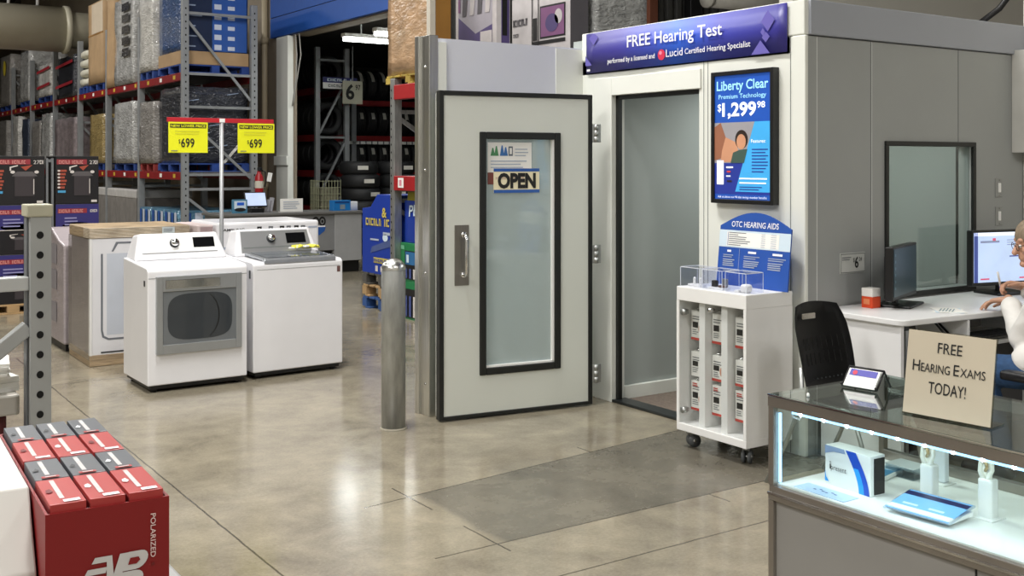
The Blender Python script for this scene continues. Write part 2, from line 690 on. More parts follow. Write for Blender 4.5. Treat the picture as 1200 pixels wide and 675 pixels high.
for zz in (0.2, 0.9, 1.55, 2.2):
    mb.cyl((3.392, 5.98, zz), (3.384, 5.98, zz), 0.008, chrome, seg=10)
struct('trim_4', mb)

# ------------------------------------------------------------------ office walls, right
beige = mat('beige_wall', 'd3d0c6', 0.7, var=0.03, scale=1)
mb = MB()
mb.box(7.15, 6.3, 0, 16, 6.45, 5.2, beige)
struct('wall_back', mb)
mb = MB()
mb.box(6.725, 1.4, 0, 6.9, 3.985, 3.4, beige)
mb.box(6.71, 1.4, 0, 6.725, 3.93, 0.09, white_panel, 0.004)
struct('wall_right', mb)
mb = MB()
cm = mat('corrugated_grey', '5a5a58', 0.6, 0.3, var=0.1)
for k in range(66):
    a = 6.95 + k * 0.18
    mb.box(a, 11.8, 0, a + 0.1, 11.9, 8, cm, 0.01)
mb.box(6.9, 11.86, 0, 18.9, 12.0, 8, cm)
mb.box(10.28, 11.68, 0, 10.44, 11.8, 8, mat('rust_column', '7d4a35', 0.7), 0.01)
mb.box(11.05, 11.65, 0, 11.28, 11.8, 8, black_pl, 0.01)
struct('wall_corrugated', mb)

# ------------------------------------------------------------------ booth door, opened against the wing wall
leaf_m = mat('door_leaf_paint', 'd2d5cd', 0.45, var=0.02, scale=2)
door = root('booth_door', 'tall white booth door standing open, black rubber edge and long glass window', 'door', (3.38, 5.768, 0.0), -math.atan2(0.15, 1.05))
LW, LZ0, LZ1 = 1.06, 0.022, 2.03
gx0, gx1, gz0, gz1 = 0.305, 0.79, 0.31, 1.745
mb = MB()
for a in ((0.0, LZ0, gx0, LZ1), (gx1, LZ0, LW, LZ1), (gx0, LZ0, gx1, gz0), (gx0, gz1, gx1, LZ1)):
    mb.box(a[0], 0, a[1], a[2], 0.085, a[3], leaf_m)
mb.build('door_leaf', door)
mb = MB()
for a in ((-0.012, LZ0 - 0.012, 0.018, LZ1 + 0.012), (LW - 0.018, LZ0 - 0.012, LW + 0.012, LZ1 + 0.012),
          (0.018, LZ0 - 0.012, LW - 0.018, LZ0 + 0.01), (0.018, LZ1 - 0.018, LW - 0.018, LZ1 + 0.012)):
    mb.box(a[0], -0.008, a[1], a[2], 0.05, a[3], black_rub, 0.004)
mb.build('edge_seal', door)
mb = MB()
for a in ((gx0 - 0.045, gz0 - 0.045, gx0, gz1 + 0.045), (gx1, gz0 - 0.045, gx1 + 0.045, gz1 + 0.045), (gx0, gz0 - 0.045, gx1, gz0), (gx0, gz1, gx1, gz1 + 0.045)):
    mb.box(a[0], -0.012, a[1], a[2], 0.02, a[3], black_rub, 0.006)
mb.box(gx0, 0.0, gz0, gx1, 0.03, gz0 + 0.012, white_pl)
mb.box(gx1 - 0.014, 0.0, gz0, gx1, 0.03, gz1, white_pl)
mb.build('window_frame', door)
mb = MB()
mb.box(gx0, 0.022, gz0, gx1, 0.028, gz1, glass('door_glass', 'e6f0ef', 1.5, 0.0, 0.34))
mb.box(gx0, 0.066, gz0, gx1, 0.070, gz1, glass('door_glass_back', 'fafdfd', 1.2))
mb.build('window_pane', door)
mb = MB()
mb.box(0.09, -0.005, 0.835, 0.187, 0.0, 1.21, mat('brushed_plate', '8f8c86', 0.35, 0.9, var=0.1, stretch=(20, 1, 1)), 0.002)
plate = mb.build('handle_plate', door)
plate['label'] = 'brushed steel plate'
mb = MB()
mb.tube([(0.15, -0.004, 0.90), (0.15, -0.04, 0.905), (0.15, -0.052, 0.93), (0.15, -0.052, 1.12), (0.15, -0.04, 1.145), (0.15, -0.004, 1.15)], 0.011, chrome, 12)
mb.cyl((0.15, -0.001, 0.90), (0.15, -0.012, 0.90), 0.017, chrome)
mb.cyl((0.15, -0.001, 1.15), (0.15, -0.012, 1.15), 0.017, chrome)
mb.build('pull_handle', plate)
for z in (0.21, 0.995, 1.79):
    mb = MB()
    for q in (-0.06, -0.02, 0.02):
        mb.cyl((LW + 0.035, -0.012, z + q), (LW + 0.035, -0.012, z + q + 0.038), 0.014, galv, seg=12)
    mb.box(LW + 0.01, -0.01, z - 0.06, LW + 0.032, -0.002, z + 0.06, galv, 0.002)
    mb.box(LW + 0.038, -0.01, z - 0.06, LW + 0.075, -0.002, z + 0.06, galv, 0.002)
    mb.build('hinge', door)

dM = Matrix.Translation((3.38, 5.768, 0)) @ Matrix.Rotation(-math.atan2(0.15, 1.05), 4, 'Z')
dp = lambda x, y, z: dM @ V((x, y, z))
dux = dM.to_3x3() @ V((1, 0, 0))
drz = -math.atan2(0.15, 1.05)
# notices behind and on the glass
mb = MB()
mb.box(0, 0, 0, 0.31, 0.002, 0.19, paper)
f = FY(mb, 0, -0.0, 0)
gr, bl, tl = mat('print_green', '4d8a5c', 0.6), mat('print_blue', '3a6fb0', 0.6), mat('print_slate', '55606e', 0.6)
for x, h, m in ((0.035, 0.05, gr), (0.06, 0.062, gr), (0.10, 0.066, bl), (0.125, 0.055, bl)):
    f.poly([(x - 0.016, 0.105), (x + 0.016, 0.105), (x + 0.004, 0.105 + h), (x - 0.004, 0.105 + h)], m)
f.rect(0.145, 0.105, 0.175, 0.165, tl)
f.rect(0.152, 0.115, 0.168, 0.155, paper, 2)
f.lines(0.19, 0.15, 0.29, 3, 0.02, 0.006, ink_light)
f.lines(0.02, 0.075, 0.28, 3, 0.02, 0.007, ink_light)
mb.box(0, -0.001, -0.075, 0.31, 0.001, 0.0, mat('print_maroon', '7a4238', 0.6))
f.text('HEARING CENTER', 0.155, -0.045, 0.018, mat('print_pink', 'b08078', 0.6), width=0.2, align='C')
tag(mb.build('paper_notice', loc=dp(0.325, 0.018, 1.535), rotz=drz), 'white paper notice with green and blue logo over a maroon band, taped inside door glass', 'notice')
mb = MB()
mb.box(0, 0, 0, 0.325, 0.003, 0.155, mat('cream_sign', 'f0e6c4', 0.5, var=0.02))
f = FY(mb, 0, 0, 0)
sb = mat('sign_blue', '2a5aa8', 0.5)
f.rect(0, 0, 0.325, 0.02, sb)
f.rect(0, 0.135, 0.325, 0.155, sb)
f.text('OPEN', 0.163, 0.034, 0.088, ink, width=0.27, align='C', bold=0.05)
tag(mb.build('open_sign', loc=dp(0.365, 0.016, 1.405), rotz=drz), 'cream OPEN sign with blue edges hung on the door glass', 'sign')

# ------------------------------------------------------------------ banner over the doorway
white_ink = mat('white_print', 'f4f4fa', 0.5, var=0.01)
mb = MB()
ban = gradmat('banner_print', [(0.0, '352f86'), (0.3, '3a3fa6'), (0.5, '2f62d6'), (0.62, '3a4cb4'), (0.8, '3b3690'), (1.0, '312b78')], 'Y', -1.79, 0.0)
pts = []
for k in range(25):
    a = k / 24
    pts.append((-0.010 - 0.006 * math.sin(a * 7), -1.79 * a))
bb = bmesh.new()
rings = []
for x, y in pts:
    rings.append([bb.verts.new((x, y, 0)), bb.verts.new((x, y, 0.27)), bb.verts.new((x + 0.004, y, 0.27)), bb.verts.new((x + 0.004, y, 0))])
for a, c in zip(rings, rings[1:]):
    for k in range(4):
        bb.faces.new((a[k], a[(k + 1) % 4], c[(k + 1) % 4], c[k]))
bb.faces.new(rings[0])
bb.faces.new(rings[-1][::-1])
bmesh.ops.recalc_face_normals(bb, faces=bb.faces)
mb.take(bb, ban, None, True)
f = FX(mb, -0.0165, 0, 0)
dia = mat('banner_diamond', '6a62b4', 0.5)
f.text('FREE Hearing Test', 0.87, 0.142, 0.075, white_ink, width=0.86, align='C', bold=0.012)
f.text('performed by a licensed and', 0.24, 0.05, 0.032, white_ink, width=0.47, bold=0.004)
rd = mat('logo_red', 'd03050', 0.4)
f.disc(0.772, 0.066, 0.034, 0.034, rd)
f.disc(0.764, 0.078, 0.014, 0.012, mat('logo_pink', 'f08aa0', 0.4), 2)
f.text('Lucid', 0.815, 0.048, 0.048, white_ink, width=0.15, bold=0.0)
f.text('Certified Hearing Specialist', 0.985, 0.052, 0.034, white_ink, width=0.54, bold=0.002)
for cx, cy, r, h in ((0.09, 0.235, 0.05, 0.05), (1.655, 0.185, 0.05, 0.06), (1.618, 0.125, 0.018, 0.022), (1.64, 0.095, 0.03, 0.03)):
    f.poly([(cx - r, min(0.268, cy)), (cx, max(0.002, cy - h)), (cx + r, min(0.268, cy)), (cx, min(0.268, cy + h))], dia)
f.poly([(1.53, 0.002), (1.67, 0.002), (1.60, 0.08)], dia)
f.poly([(0.0, 0.05), (0.0, 0.12), (0.07, 0.05)], dia)
f.rect(0.015, 0.012, 0.05, 0.026, white_ink)
tag(mb.build('banner', loc=(4.614, 5.885, 2.208)), 'blue and purple FREE Hearing Test banner stretched above the booth doorway', 'banner')

# ------------------------------------------------------------------ framed display on the booth front
sc = root('wall_display', 'black framed lit price poster for hearing aids on the white booth front', 'display', (4.62, 4.652, 1.36))
SW, SH = 0.485, 0.768
mb = MB()
for a in ((0, 0, 0.025, SH), (SW - 0.025, 0, SW, SH), (0.025, 0, SW - 0.025, 0.025), (0.025, SH - 0.025, SW - 0.025, SH)):
    mb.box(-0.05, -a[0], a[1], 0.0, -a[2], a[3], black_pl, 0.003)
mb.build('frame', sc)
mb = MB()
E = 0.35
s_blue = mat('screen_blue', '1f4ea8', 0.35, emit=E)
s_dark = mat('screen_dark_blue', '24348a', 0.35, emit=E)
s_cyan = mat('screen_cyan', '3fa0dc', 0.35, emit=E)
s_wht = mat('screen_white', 'eef4ff', 0.35, emit=E)
s_lt = mat('screen_light_cyan', '9edcf6', 0.35, emit=E)
s_grey = mat('screen_photo_grey', '8f8c90', 0.35, emit=E)
s_skin = mat('screen_photo_skin', 'b98668', 0.35, emit=E)
s_skin2 = mat('screen_photo_skin_dark', '8a5a44', 0.35, emit=E)
s_hair = mat('screen_photo_hair', '2c221e', 0.35, emit=E)
s_green = mat('screen_photo_green', '3c5048', 0.35, emit=E)
mb.box(-0.04, -0.025, 0.025, -0.01, -SW + 0.025, SH - 0.025, s_blue)
f = FX(mb, -0.04, -0.025, 0.025)
W, H = SW - 0.05, SH - 0.05
f.text('Liberty Clear', W / 2, H - 0.085, 0.055, s_lt, width=0.40, align='C', bold=0.015)
f.text('Premium Technology', W / 2, H - 0.135, 0.026, s_lt, width=0.37, align='C', bold=0.006)
f.text('$', 0.025, H - 0.205, 0.042, s_wht, width=0.03, bold=0.01)
f.text('1,299', 0.062, H - 0.235, 0.075, s_wht, width=0.265, bold=0.03)
f.text('98', 0.335, H - 0.195, 0.035, s_wht, width=0.06, bold=0.02)
f.rect(0, 0.03, W, 0.445, s_dark)
f.poly([(0, 0.21), (0.235, 0.21), (0.315, 0.445), (0, 0.445)], s_grey, 1.5)
f.poly([(0.165, 0.045), (W, 0.045), (W, 0.445), (0.315, 0.445)], s_cyan, 1.6)
f.poly([(0, 0.225), (0.0, 0.42), (0.05, 0.445), (0.09, 0.36), (0.07, 0.24)], s_skin2, 2)
f.poly([(0.06, 0.28), (0.09, 0.36), (0.17, 0.33), (0.2, 0.26), (0.13, 0.215), (0.05, 0.215)], s_skin, 2.2)
f.disc(0.215, 0.345, 0.05, 0.055, s_hair, 2.4)
f.disc(0.213, 0.332, 0.036, 0.044, s_skin, 2.7)
f.poly([(0.13, 0.21), (0.235, 0.21), (0.262, 0.29), (0.2, 0.285), (0.15, 0.27)], s_green, 3)
f.rect(0.02, 0.085, 0.075, 0.225, s_wht, 3)
f.rect(0.095, 0.18, 0.15, 0.19, s_wht, 3)
f.rect(0.1, 0.155, 0.13, 0.165, mat('screen_red', 'c2403e', 0.4, emit=E), 3)
f.rect(0.095, 0.13, 0.13, 0.138, s_wht, 3)
f.rect(0.1, 0.1, 0.14, 0.11, s_hair, 3)
f.text('Features:', 0.29, 0.325, 0.02, s_wht, width=0.11, bold=0.01, k=3)
f.lines(0.295, 0.29, 0.42, 8, 0.018, 0.006, s_dark, 3)
f.lines(0.2, 0.125, 0.42, 2, 0.025, 0.008, s_wht, 3)
f.lines(0.2, 0.075, 0.42, 2, 0.014, 0.005, s_dark, 3)
f.text('Ask us about our 90 day savings member benefits', W / 2, 0.008, 0.013, s_wht, width=0.38, align='C', k=3)
mb.build('screen', sc)

# ------------------------------------------------------------------ rolling kiosk
KX0, KX1, KY0, KY1, KZ0, KZ1 = 4.2, 4.555, 4.015, 4.545, 0.098, 0.9
grey_pl2 = mat('caster_grey', '55585a', 0.5)
kio = root('display_kiosk', 'white rolling display cabinet with clear front door standing beside booth doorway', 'cabinet', (KX0, KY0, 0))
kd, kw = KX1 - KX0, KY1 - KY0
mb = MB()
mb.box(0, 0, KZ0 + 0.04, kd, 0.02, KZ1 - 0.075, white_pl)
mb.box(0, kw - 0.02, KZ0 + 0.04, kd, kw, KZ1 - 0.075, white_pl)
mb.box(kd - 0.015, 0.02, KZ0 + 0.04, kd, kw - 0.02, KZ1 - 0.075, white_pl)
mb.box(0, 0.0, KZ1 - 0.075, kd, kw, KZ1 + 0.002, white_pl, 0.003)
mb.box(0, 0.0, KZ0 - 0.002, kd, kw, KZ0 + 0.04, white_pl, 0.003)
mb.build('body', kio)
for q in (0.335, 0.165):
    mb = MB()
    mb.box(0.03, q, KZ0 + 0.041, kd - 0.016, q + 0.045, KZ1 - 0.076, white_pl)
    mb.build('divider', kio)
mb = MB()
mb.box(0.004, 0.024, KZ0 + 0.042, 0.009, kw - 0.024, KZ1 - 0.077, glass('acrylic', 'fbfcfc', 0.5))
kd_o = mb.build('clear_door', kio)
for z in (0.21, 0.76):
    mb = MB()
    mb.cyl((0.002, kw - 0.045, z), (0.03, kw - 0.045, z), 0.017, galv, seg=14)
    mb.box(0.008, kw - 0.05, z - 0.012, 0.05, kw - 0.02, z + 0.012, galv, 0.003)
    mb.build('hinge', kd_o)
mb = MB()
mb.cyl((-0.006, 0.27, 0.795), (0.03, 0.27, 0.795), 0.011, chrome, seg=14)
mb.build('lock', kd_o)
for (x, y, a) in ((0.05, 0.05, 0.5), (0.05, kw - 0.05, -0.4), (kd - 0.05, 0.05, 1.3), (kd - 0.05, kw - 0.05, 0.2)):
    mb = MB()
    mb.cyl((x, y, KZ0 - 0.02), (x, y, KZ0), 0.018, galv, seg=12)
    c, s_ = math.cos(a), math.sin(a)
    for e in (-0.016, 0.016):
        mb.bar((x - s_ * e, y + c * e, KZ0 - 0.014), (x - s_ * e + c * 0.03, y + c * e + s_ * 0.03, 0.04), 0.02, 0.004, galv, up=(-s_, c, 0))
        mb.cyl((x + c * 0.025 - s_ * (e - 0.008 if e < 0 else e - 0.006), y + s_ * 0.025 + c * (e - 0.008 if e < 0 else e - 0.006), 0.037),
               (x + c * 0.025 - s_ * (e + 0.006 if e < 0 else e + 0.008), y + s_ * 0.025 + c * (e + 0.006 if e < 0 else e + 0.008), 0.037), 0.036, grey_pl2, seg=20)
    mb.cyl((x + c * 0.025 + s_ * 0.026, y + s_ * 0.025 - c * 0.026, 0.037), (x + c * 0.025 - s_ * 0.026, y + s_ * 0.025 + c * 0.026, 0.037), 0.009, chrome, seg=10)
    mb.build('caster', kio)
# product cartons hanging in three columns
red_p = mat('print_red', 'c4453a', 0.5)
face_p = mat('print_face', 'c98f72', 0.5)
cart = []
names3 = ('left', 'middle', 'right')
rows3 = ('top', 'centre', 'bottom')
for c_, yc in enumerate((0.445, 0.28, 0.105)):
    for r_, (z0, h) in enumerate(((0.60, 0.165), (0.395, 0.14), (0.205, 0.165))):
        mb = MB()
        mb.box(-0.02, -0.05, 0, 0.02, 0.05, h, paper, 0.002)
        f = FX(mb, -0.0205, 0.05, 0)
        f.lines(0.012, h - 0.03, 0.08, 2, 0.014, 0.005, ink_grey)
        f.rect(0.012, h * 0.42, 0.055, h * 0.62, ink)
        if r_ != 1 or c_:
            f.rect(0, 0, 0.1, 0.014, red_p)
        if (r_ + c_) % 2 == 0:
            f.disc(0.077, h * 0.4, 0.018, 0.026, face_p)
        if r_ == 2:
            f.lines(0.012, h - 0.012, 0.06, 2, 0.011, 0.006, red_p)
        f.lines(0.012, h * 0.36, 0.06, 3, 0.011, 0.004, ink_grey)
        mb.box(-0.003, -0.02, h, 0.003, 0.02, h + 0.02, glass('acrylic_tab%d%d' % (c_, r_), 'eeeeee', 0.5))
        mb.cyl((-0.03, 0, h + 0.012), (kd - 0.125, 0, h + 0.012), 0.0025, chrome, seg=8)
        tag(mb.build('product_carton', loc=(KX0 + 0.10, KY0 + yc, z0)), 'small white printed carton hanging in the %s column of the kiosk, %s of its three' % (names3[c_], rows3[r_]), 'box', 'cartons in the kiosk')
# sign board on the kiosk
brd = mat('board_blue', '2450a4', 0.45, var=0.02)
brd_l = mat('board_pale_blue', 'cfe0ec', 0.5, var=0.02)
mb = MB()
bw = 0.53
arch = [(0, 0), (bw, 0), (bw, 0.335)] + [(bw - bw * k / 16, 0.335 + 0.082 * math.sin(PI * k / 16)) for k in range(1, 16)] + [(0, 0.335)]
a = math.radians(6)
ux, uy = V((0, -1, 0)), V((math.sin(a), 0, math.cos(a)))
mb.prism(arch, (0, 0, 0), ux, uy, 0.008, brd)
f = Face(mb, (0, 0, 0), ux, uy)
f.rect(0, 0.215, bw, 0.312, brd_l)
f.rect(0.06, 0.222, 0.45, 0.302, paper, 1.8)
for i in range(7):
    f.rect(0.075, 0.296 - i * 0.0115, 0.14 + 0.1 * random.random(), 0.300 - i * 0.0115, ink_grey, 2.6)
    f.rect(0.32, 0.296 - i * 0.0115, 0.35, 0.299 - i * 0.0115, ink_light, 2.6)
    f.rect(0.39, 0.296 - i * 0.0115, 0.43, 0.299 - i * 0.0115, ink_light, 2.6)
f.rect(0.068, 0.224, 0.071, 0.3, brd, 2.6)
f.text('OTC HEARING AIDS', bw / 2, 0.332, 0.032, white_ink, width=0.35, align='C', bold=0.008)
for x0, x1 in ((0.04, 0.13), (0.2, 0.32), (0.38, 0.51)):
    f.rect(x0 + 0.03, 0.187, x1 - 0.03, 0.199, white_ink, 2)
    f.lines(x0, 0.172, x1, 2, 0.011, 0.004, ink_light)
    f.lines(x0, 0.146, x1, 4, 0.011, 0.005, ink_light)
f.rect(0.163, 0.09, 0.165, 0.21, ink_light, 2)
tag(mb.build('sign_board', loc=(4.475, 4.51, 0.903)), 'arched blue OTC HEARING AIDS board standing on top of white kiosk', 'sign')
# clear covers and samples on the kiosk top
acr = glass('clear_cover', 'fafbfe', 0.8)
samples = []
for i, (y0, x0) in enumerate(((4.40, 4.235), (4.225, 4.235), (4.05, 4.235))):
    mb = MB()
    sx, sy, sz, t = 0.13, 0.15, 0.105, 0.003
    mb.box(0, 0, 0, t, sy, sz, acr)
    mb.box(sx - t, 0, 0, sx, sy, sz, acr)
    mb.box(t, 0, 0, sx - t, t, sz, acr)
    mb.box(t, sy - t, 0, sx - t, sy, sz, acr)
    mb.box(0, 0, sz, sx, sy, sz + t, acr)
    edge = mat('acrylic_edge', 'dfe4ee', 0.2)
    for (ax, ay) in ((0, 0), (0, sy), (sx, 0), (sx, sy)):
        mb.box(ax - 0.0012, ay - 0.0012, 0, ax + 0.0012, ay + 0.0012, sz, edge)
    for (bx0, by0, bx1, by1) in ((0, 0, sx, 0), (0, sy, sx, sy), (0, 0, 0, sy), (sx, 0, sx, sy)):
        mb.box(bx0 - 0.0012, by0 - 0.0012, sz, bx1 + 0.0012, by1 + 0.0012, sz + t + 0.001, edge)
    tag(mb.build('clear_cover', loc=(x0, y0, 0.9025)), ('clear plastic cover at the doorway end of kiosk top', 'clear plastic cover in the middle of the kiosk top', 'clear plastic cover at the corner of kiosk nearest the black chair')[i], 'cover', 'clear covers on the kiosk')
s1 = root('sample_holder', 'white forked hearing aid holder under the doorway end cover', 'holder', (4.29, 4.475, 0.9025))
mb = MB(); mb.box(-0.025, -0.05, 0, 0.025, 0.05, 0.012, white_pl, 0.003); mb.build('base', s1)
for q in (-0.03, 0.02):
    mb = MB(); mb.tube([(0, q, 0.01), (0, q, 0.035), (-0.004, q - 0.006, 0.045), (-0.01, q - 0.014, 0.04)], [0.008, 0.008, 0.007, 0.004], white_pl); mb.build('prong', s1)
mb = MB()
mb.box(-0.03, -0.055, 0, 0.03, 0.055, 0.01, white_pl, 0.003)
mb.box(-0.01, 0.02, 0.01, 0.015, 0.052, 0.045, black_pl, 0.004)
mb.box(-0.012, -0.05, 0.01, 0.012, 0.0, 0.022, mat('sample_brown', '5a4038', 0.5), 0.004)
mb.box(0.012, -0.048, 0.012, 0.022, -0.008, 0.058, mat('sample_grey', '8c8f92', 0.3, 0.5), 0.004)
tag(mb.build('hearing_aid_sample', loc=(4.29, 4.30, 0.9025)), 'black and grey hearing aid case on white tray under the middle cover', 'sample')
mb = MB()
mb.box(-0.028, -0.026, 0, 0.028, 0.026, 0.045, white_pl, 0.016, 3, smooth=True)
mb.box(-0.03, 0.03, 0, 0.02, 0.06, 0.012, white_pl, 0.003)
tag(mb.build('charging_case', loc=(4.29, 4.10, 0.9025)), 'white rounded charging case under the corner cover of kiosk', 'case')

# ------------------------------------------------------------------ glass showcase in front
alu = mat('showcase_frame', 'a09a93', 0.33, 0.8, var=0.08)
gsm = mat('showcase_panel', '8f8d89', 0.55, var=0.03)
GX0, GX1, GY1, GY0, GZ = 2.23, 2.72, 2.052, 0.20, 0.97
gc = root('glass_showcase', 'long glass topped showcase counter with lit interior and grey base', 'showcase', (GX0, GY0, 0))
gd, gw = GX1 - GX0, GY1 - GY0
ZD = 0.728
mb = MB()
mb.box(0.012, 0.012, 0.08, gd - 0.012, gw - 0.012, 0.685, gsm)
mb.box(0.03, 0.03, 0, gd - 0.03, gw - 0.03, 0.08, black_pl)
for yy in (0.62, 1.24):
    mb.box(0.009, yy - 0.002, 0.1, 0.013, yy + 0.002, 0.685, black_pl)
mb.build('base_cabinet', gc)
mb = MB()
mb.box(0, 0, 0.685, gd, gw, 0.706, alu, 0.002)
mb.box(0.002, 0.002, 0.706, gd - 0.002, gw - 0.002, ZD - 0.004, alu, 0.002)
mb.box(-0.003, 0, 0.7, 0.0, gw, 0.706, chrome)
for (x, y) in ((0.001, gw - 0.019), (gd - 0.019, gw - 0.019), (0.001, 0.001), (gd - 0.019, 0.001)):
    mb.box(x, y, 0.08, x + 0.018, y + 0.018, 0.684, alu)
    mb.box(x, y, ZD - 0.003, x + 0.018, y + 0.018, GZ - 0.033, alu)
for (x0, y0, x1, y1) in ((0, 0, 0.02, gw), (gd - 0.02, 0, gd, gw), (0.02, 0, gd - 0.02, 0.02), (0.02, gw - 0.02, gd - 0.02, gw)):
    mb.box(x0, y0, GZ - 0.032, x1, y1, GZ - 0.005, alu)
mb.box(-0.002, 0, GZ - 0.003, 0.004, gw, GZ + 0.001, chrome)
mb.build('frame', gc)
mb = MB()
mb.box(0.018, 0.018, ZD - 0.004, gd - 0.018, gw - 0.018, ZD, white_pl)
mb.build('deck', gc)
sg = glass('showcase_glass', 'f6fbfa', 0.7)
sgt = glass('showcase_top_glass', 'e2ebe8', 1.3)
mb = MB(); mb.box(0.008, 0.018, ZD, 0.012, gw - 0.018, GZ - 0.032, sg); mb.build('front_glass', gc)
mb = MB(); mb.box(0.018, gw - 0.012, ZD, gd - 0.018, gw - 0.008, GZ - 0.032, sg); mb.build('end_glass', gc)
mb = MB(); mb.box(0.004, 0.004, GZ - 0.004, gd - 0.004, gw - 0.004, GZ + 0.002, sgt); mb.build('top_glass', gc)
mb = MB()
mb.box(gd - 0.012, 0.018, ZD, gd - 0.008, 0.95, GZ - 0.032, sg)
mb.box(gd - 0.022, 0.9, ZD, gd - 0.018, gw - 0.018, GZ - 0.032, sg)
mb.box(gd - 0.028, 0.018, ZD, gd - 0.004, gw - 0.018, ZD + 0.028, alu, 0.002)
mb.box(gd - 0.03, 0.9, ZD, gd - 0.012, 0.925, GZ - 0.032, alu, 0.002)
mb.build('sliding_door', gc)
led = mat('led_white', '9fd4ff', 0.3, emit=2.2, var=0.0)
led2 = mat('led_lens', 'e2f3ff', 0.3, emit=30.0, var=0.0)
mb = MB()
mb.box(0.016, 0.1, GZ - 0.043, 0.022, gw - 0.07, GZ - 0.033, led)
k = gw - 0.1
while k > 0.12:
    mb.ball((0.0175, k, GZ - 0.039), 0.0055, led2, seg=10)
    k -= 0.075
lo = mb.build('led_strip', gc)
lo['label'] = 'glowing white light strip'
mb = MB()
mb.box(0.020, gw - 0.026, ZD + 0.004, 0.026, gw - 0.020, GZ - 0.05, led)
mb.build('corner_light', gc)
mb = MB()
mb.tube([(0.03, gw - 0.06, GZ - 0.04), (0.035, gw - 0.055, GZ - 0.055), (0.04, gw - 0.075, GZ - 0.06), (0.03, gw - 0.09, GZ - 0.045)], 0.0025, white_pl, 8)
mb.build('cable', gc)
area('showcase_light', (GX0 + 0.03, 1.1, GZ - 0.045), 0.02, 1.7, 1.5, (0.78, 0.91, 1.0), (0, math.radians(-18), 0))

# things in the showcase
pb = root('present_box', 'white and blue carton standing upright in showcase, printed present', 'box', (2.36, 1.965, ZD), math.radians(-2))
mb = MB()
mb.box(0, -0.152, 0, 0.055, 0, 0.105, white_pl, 0.001)
f = FX(mb, 0, 0, 0)
pbl, pcy, psl = mat('print_royal', '1c4fc0', 0.4), mat('print_sky', '2e9cf0', 0.4), mat('print_slate_blue', '8fa0c0', 0.4)
curve = lambda b: [(0.07 + 0.045 * math.sin(t / 10 * 1.5) + b, 0.105 - 0.1045 * t / 10) for t in range(11)]
c0, c1 = curve(0), curve(0.034)
for i in range(10):
    mm = pbl if i < 4 else pcy
    f.poly([c0[i], c0[i + 1], ((c0[i + 1][0] + c1[i + 1][0]) / 2, c0[i + 1][1]), ((c0[i][0] + c1[i][0]) / 2, c0[i][1])], mm)
    f.poly([((c0[i][0] + c1[i][0]) / 2, c0[i][1]), ((c0[i + 1][0] + c1[i + 1][0]) / 2, c0[i + 1][1]), c1[i + 1], c1[i]], pbl)
f.poly([(0, 0.105), (0, 0.082), (0.03, 0.092), (0.07, 0.0935), (0.066, 0.105)], psl)
f.poly([(0, 0.04), (0.004, 0.02), (0.014, 0.008), (0, 0.008)], pcy)
f.text('present', 0.024, 0.044, 0.014, ink, width=0.052, k=4, bold=0.0)
f.text('i', 0.017, 0.044, 0.022, ink, width=0.005, k=2)
mb.build('carton', pb)
mb = MB()
mb.box(0.012, -0.155, 0.004, 0.052, -0.152, 0.098, black_pl, 0.001)
mb.build('black_end', pb)
mb = MB()
mb.box(0, 0, 0, 0.06, 0.165, 0.0015, mat('pale_blue_card', 'bcd4f4', 0.4))
f = FZ(mb, 0, 0, 0.0015, 0.0006)
for q in range(6):
    f.disc(0.03 + 0.006 * math.sin(q * 2), 0.05 + q * 0.013, 0.003, 0.005, mat('print_navy_s', '3a4c86', 0.5))
tag(mb.build('price_card', loc=(2.262, 1.825, ZD)), 'pale blue card lying in showcase before the present carton', 'card')
mb = MB()
mb.box(-0.055, -0.085, 0.0, 0.055, 0.085, 0.012, white_pl, 0.003)
M = Matrix.Rotation(math.radians(-10), 4, 'Y')
mb.box(-0.062, -0.088, 0.012, 0.062, 0.088, 0.016, glass('acrylic_holder', 'e8f0f8', 1.0), M=M)
mb.box(-0.058, -0.084, 0.0165, 0.058, 0.084, 0.0175, mat('brochure_blue', '7cb4ec', 0.3), M=M)
mb.box(0.030, -0.084, 0.0176, 0.050, 0.084, 0.0182, mat('brochure_navy', '232a5c', 0.3), M=M)
for q in (-0.05, 0.02):
    mb.box(-0.02, q, 0.0176, -0.012, q + 0.04, 0.0181, brd_l, M=M)
tag(mb.build('brochure_holder', loc=(2.355, 1.64, ZD + 0.008), rotz=math.radians(4)), 'tilted acrylic holder with blue leaflet lying between the two white ear stands', 'brochure')
for i, (x, y) in enumerate(((2.452, 1.707), (2.458, 1.548))):
    st = root('ear_stand', ('white ear shaped display stand nearer the present carton', 'white ear shaped display stand nearer the right edge of photo')[i], 'stand', (x, y, ZD), group='ear display stands')
    mb = MB()
    mb.box(-0.016, -0.019, 0, 0.016, 0.019, 0.098, white_pl, 0.006, 3, smooth=True)
    mb.box(-0.03, -0.03, 0, 0.03, 0.03, 0.004, white_pl, 0.001)
    mb.build('post', st)
    mb = MB()
    cream = mat('ear_silicone', 'ecebe0', 0.5)
    mb.tube([(-0.004, 0.008, 0.094), (-0.004, 0.017, 0.112), (-0.004, 0.016, 0.134), (-0.004, 0.003, 0.148), (-0.004, -0.012, 0.140), (-0.004, -0.013, 0.120), (-0.004, -0.006, 0.108), (-0.004, -0.004, 0.094)],
            [0.008, 0.007, 0.006, 0.006, 0.006, 0.006, 0.007, 0.008], cream, 10)
    mb.box(-0.006, -0.011, 0.097, 0.004, 0.013, 0.140, cream, 0.004)
    mb.build('ear', st)
    mb = MB()
    mb.tube([(-0.01, 0.006, 0.138), (-0.014, -0.002, 0.142), (-0.014, -0.006, 0.127), (-0.012, 0.0, 0.117)], 0.004, mat('aid_gold', 'b7a27a', 0.3, 0.5), 8)
    mb.build('hearing_aid', st)
mb = MB()
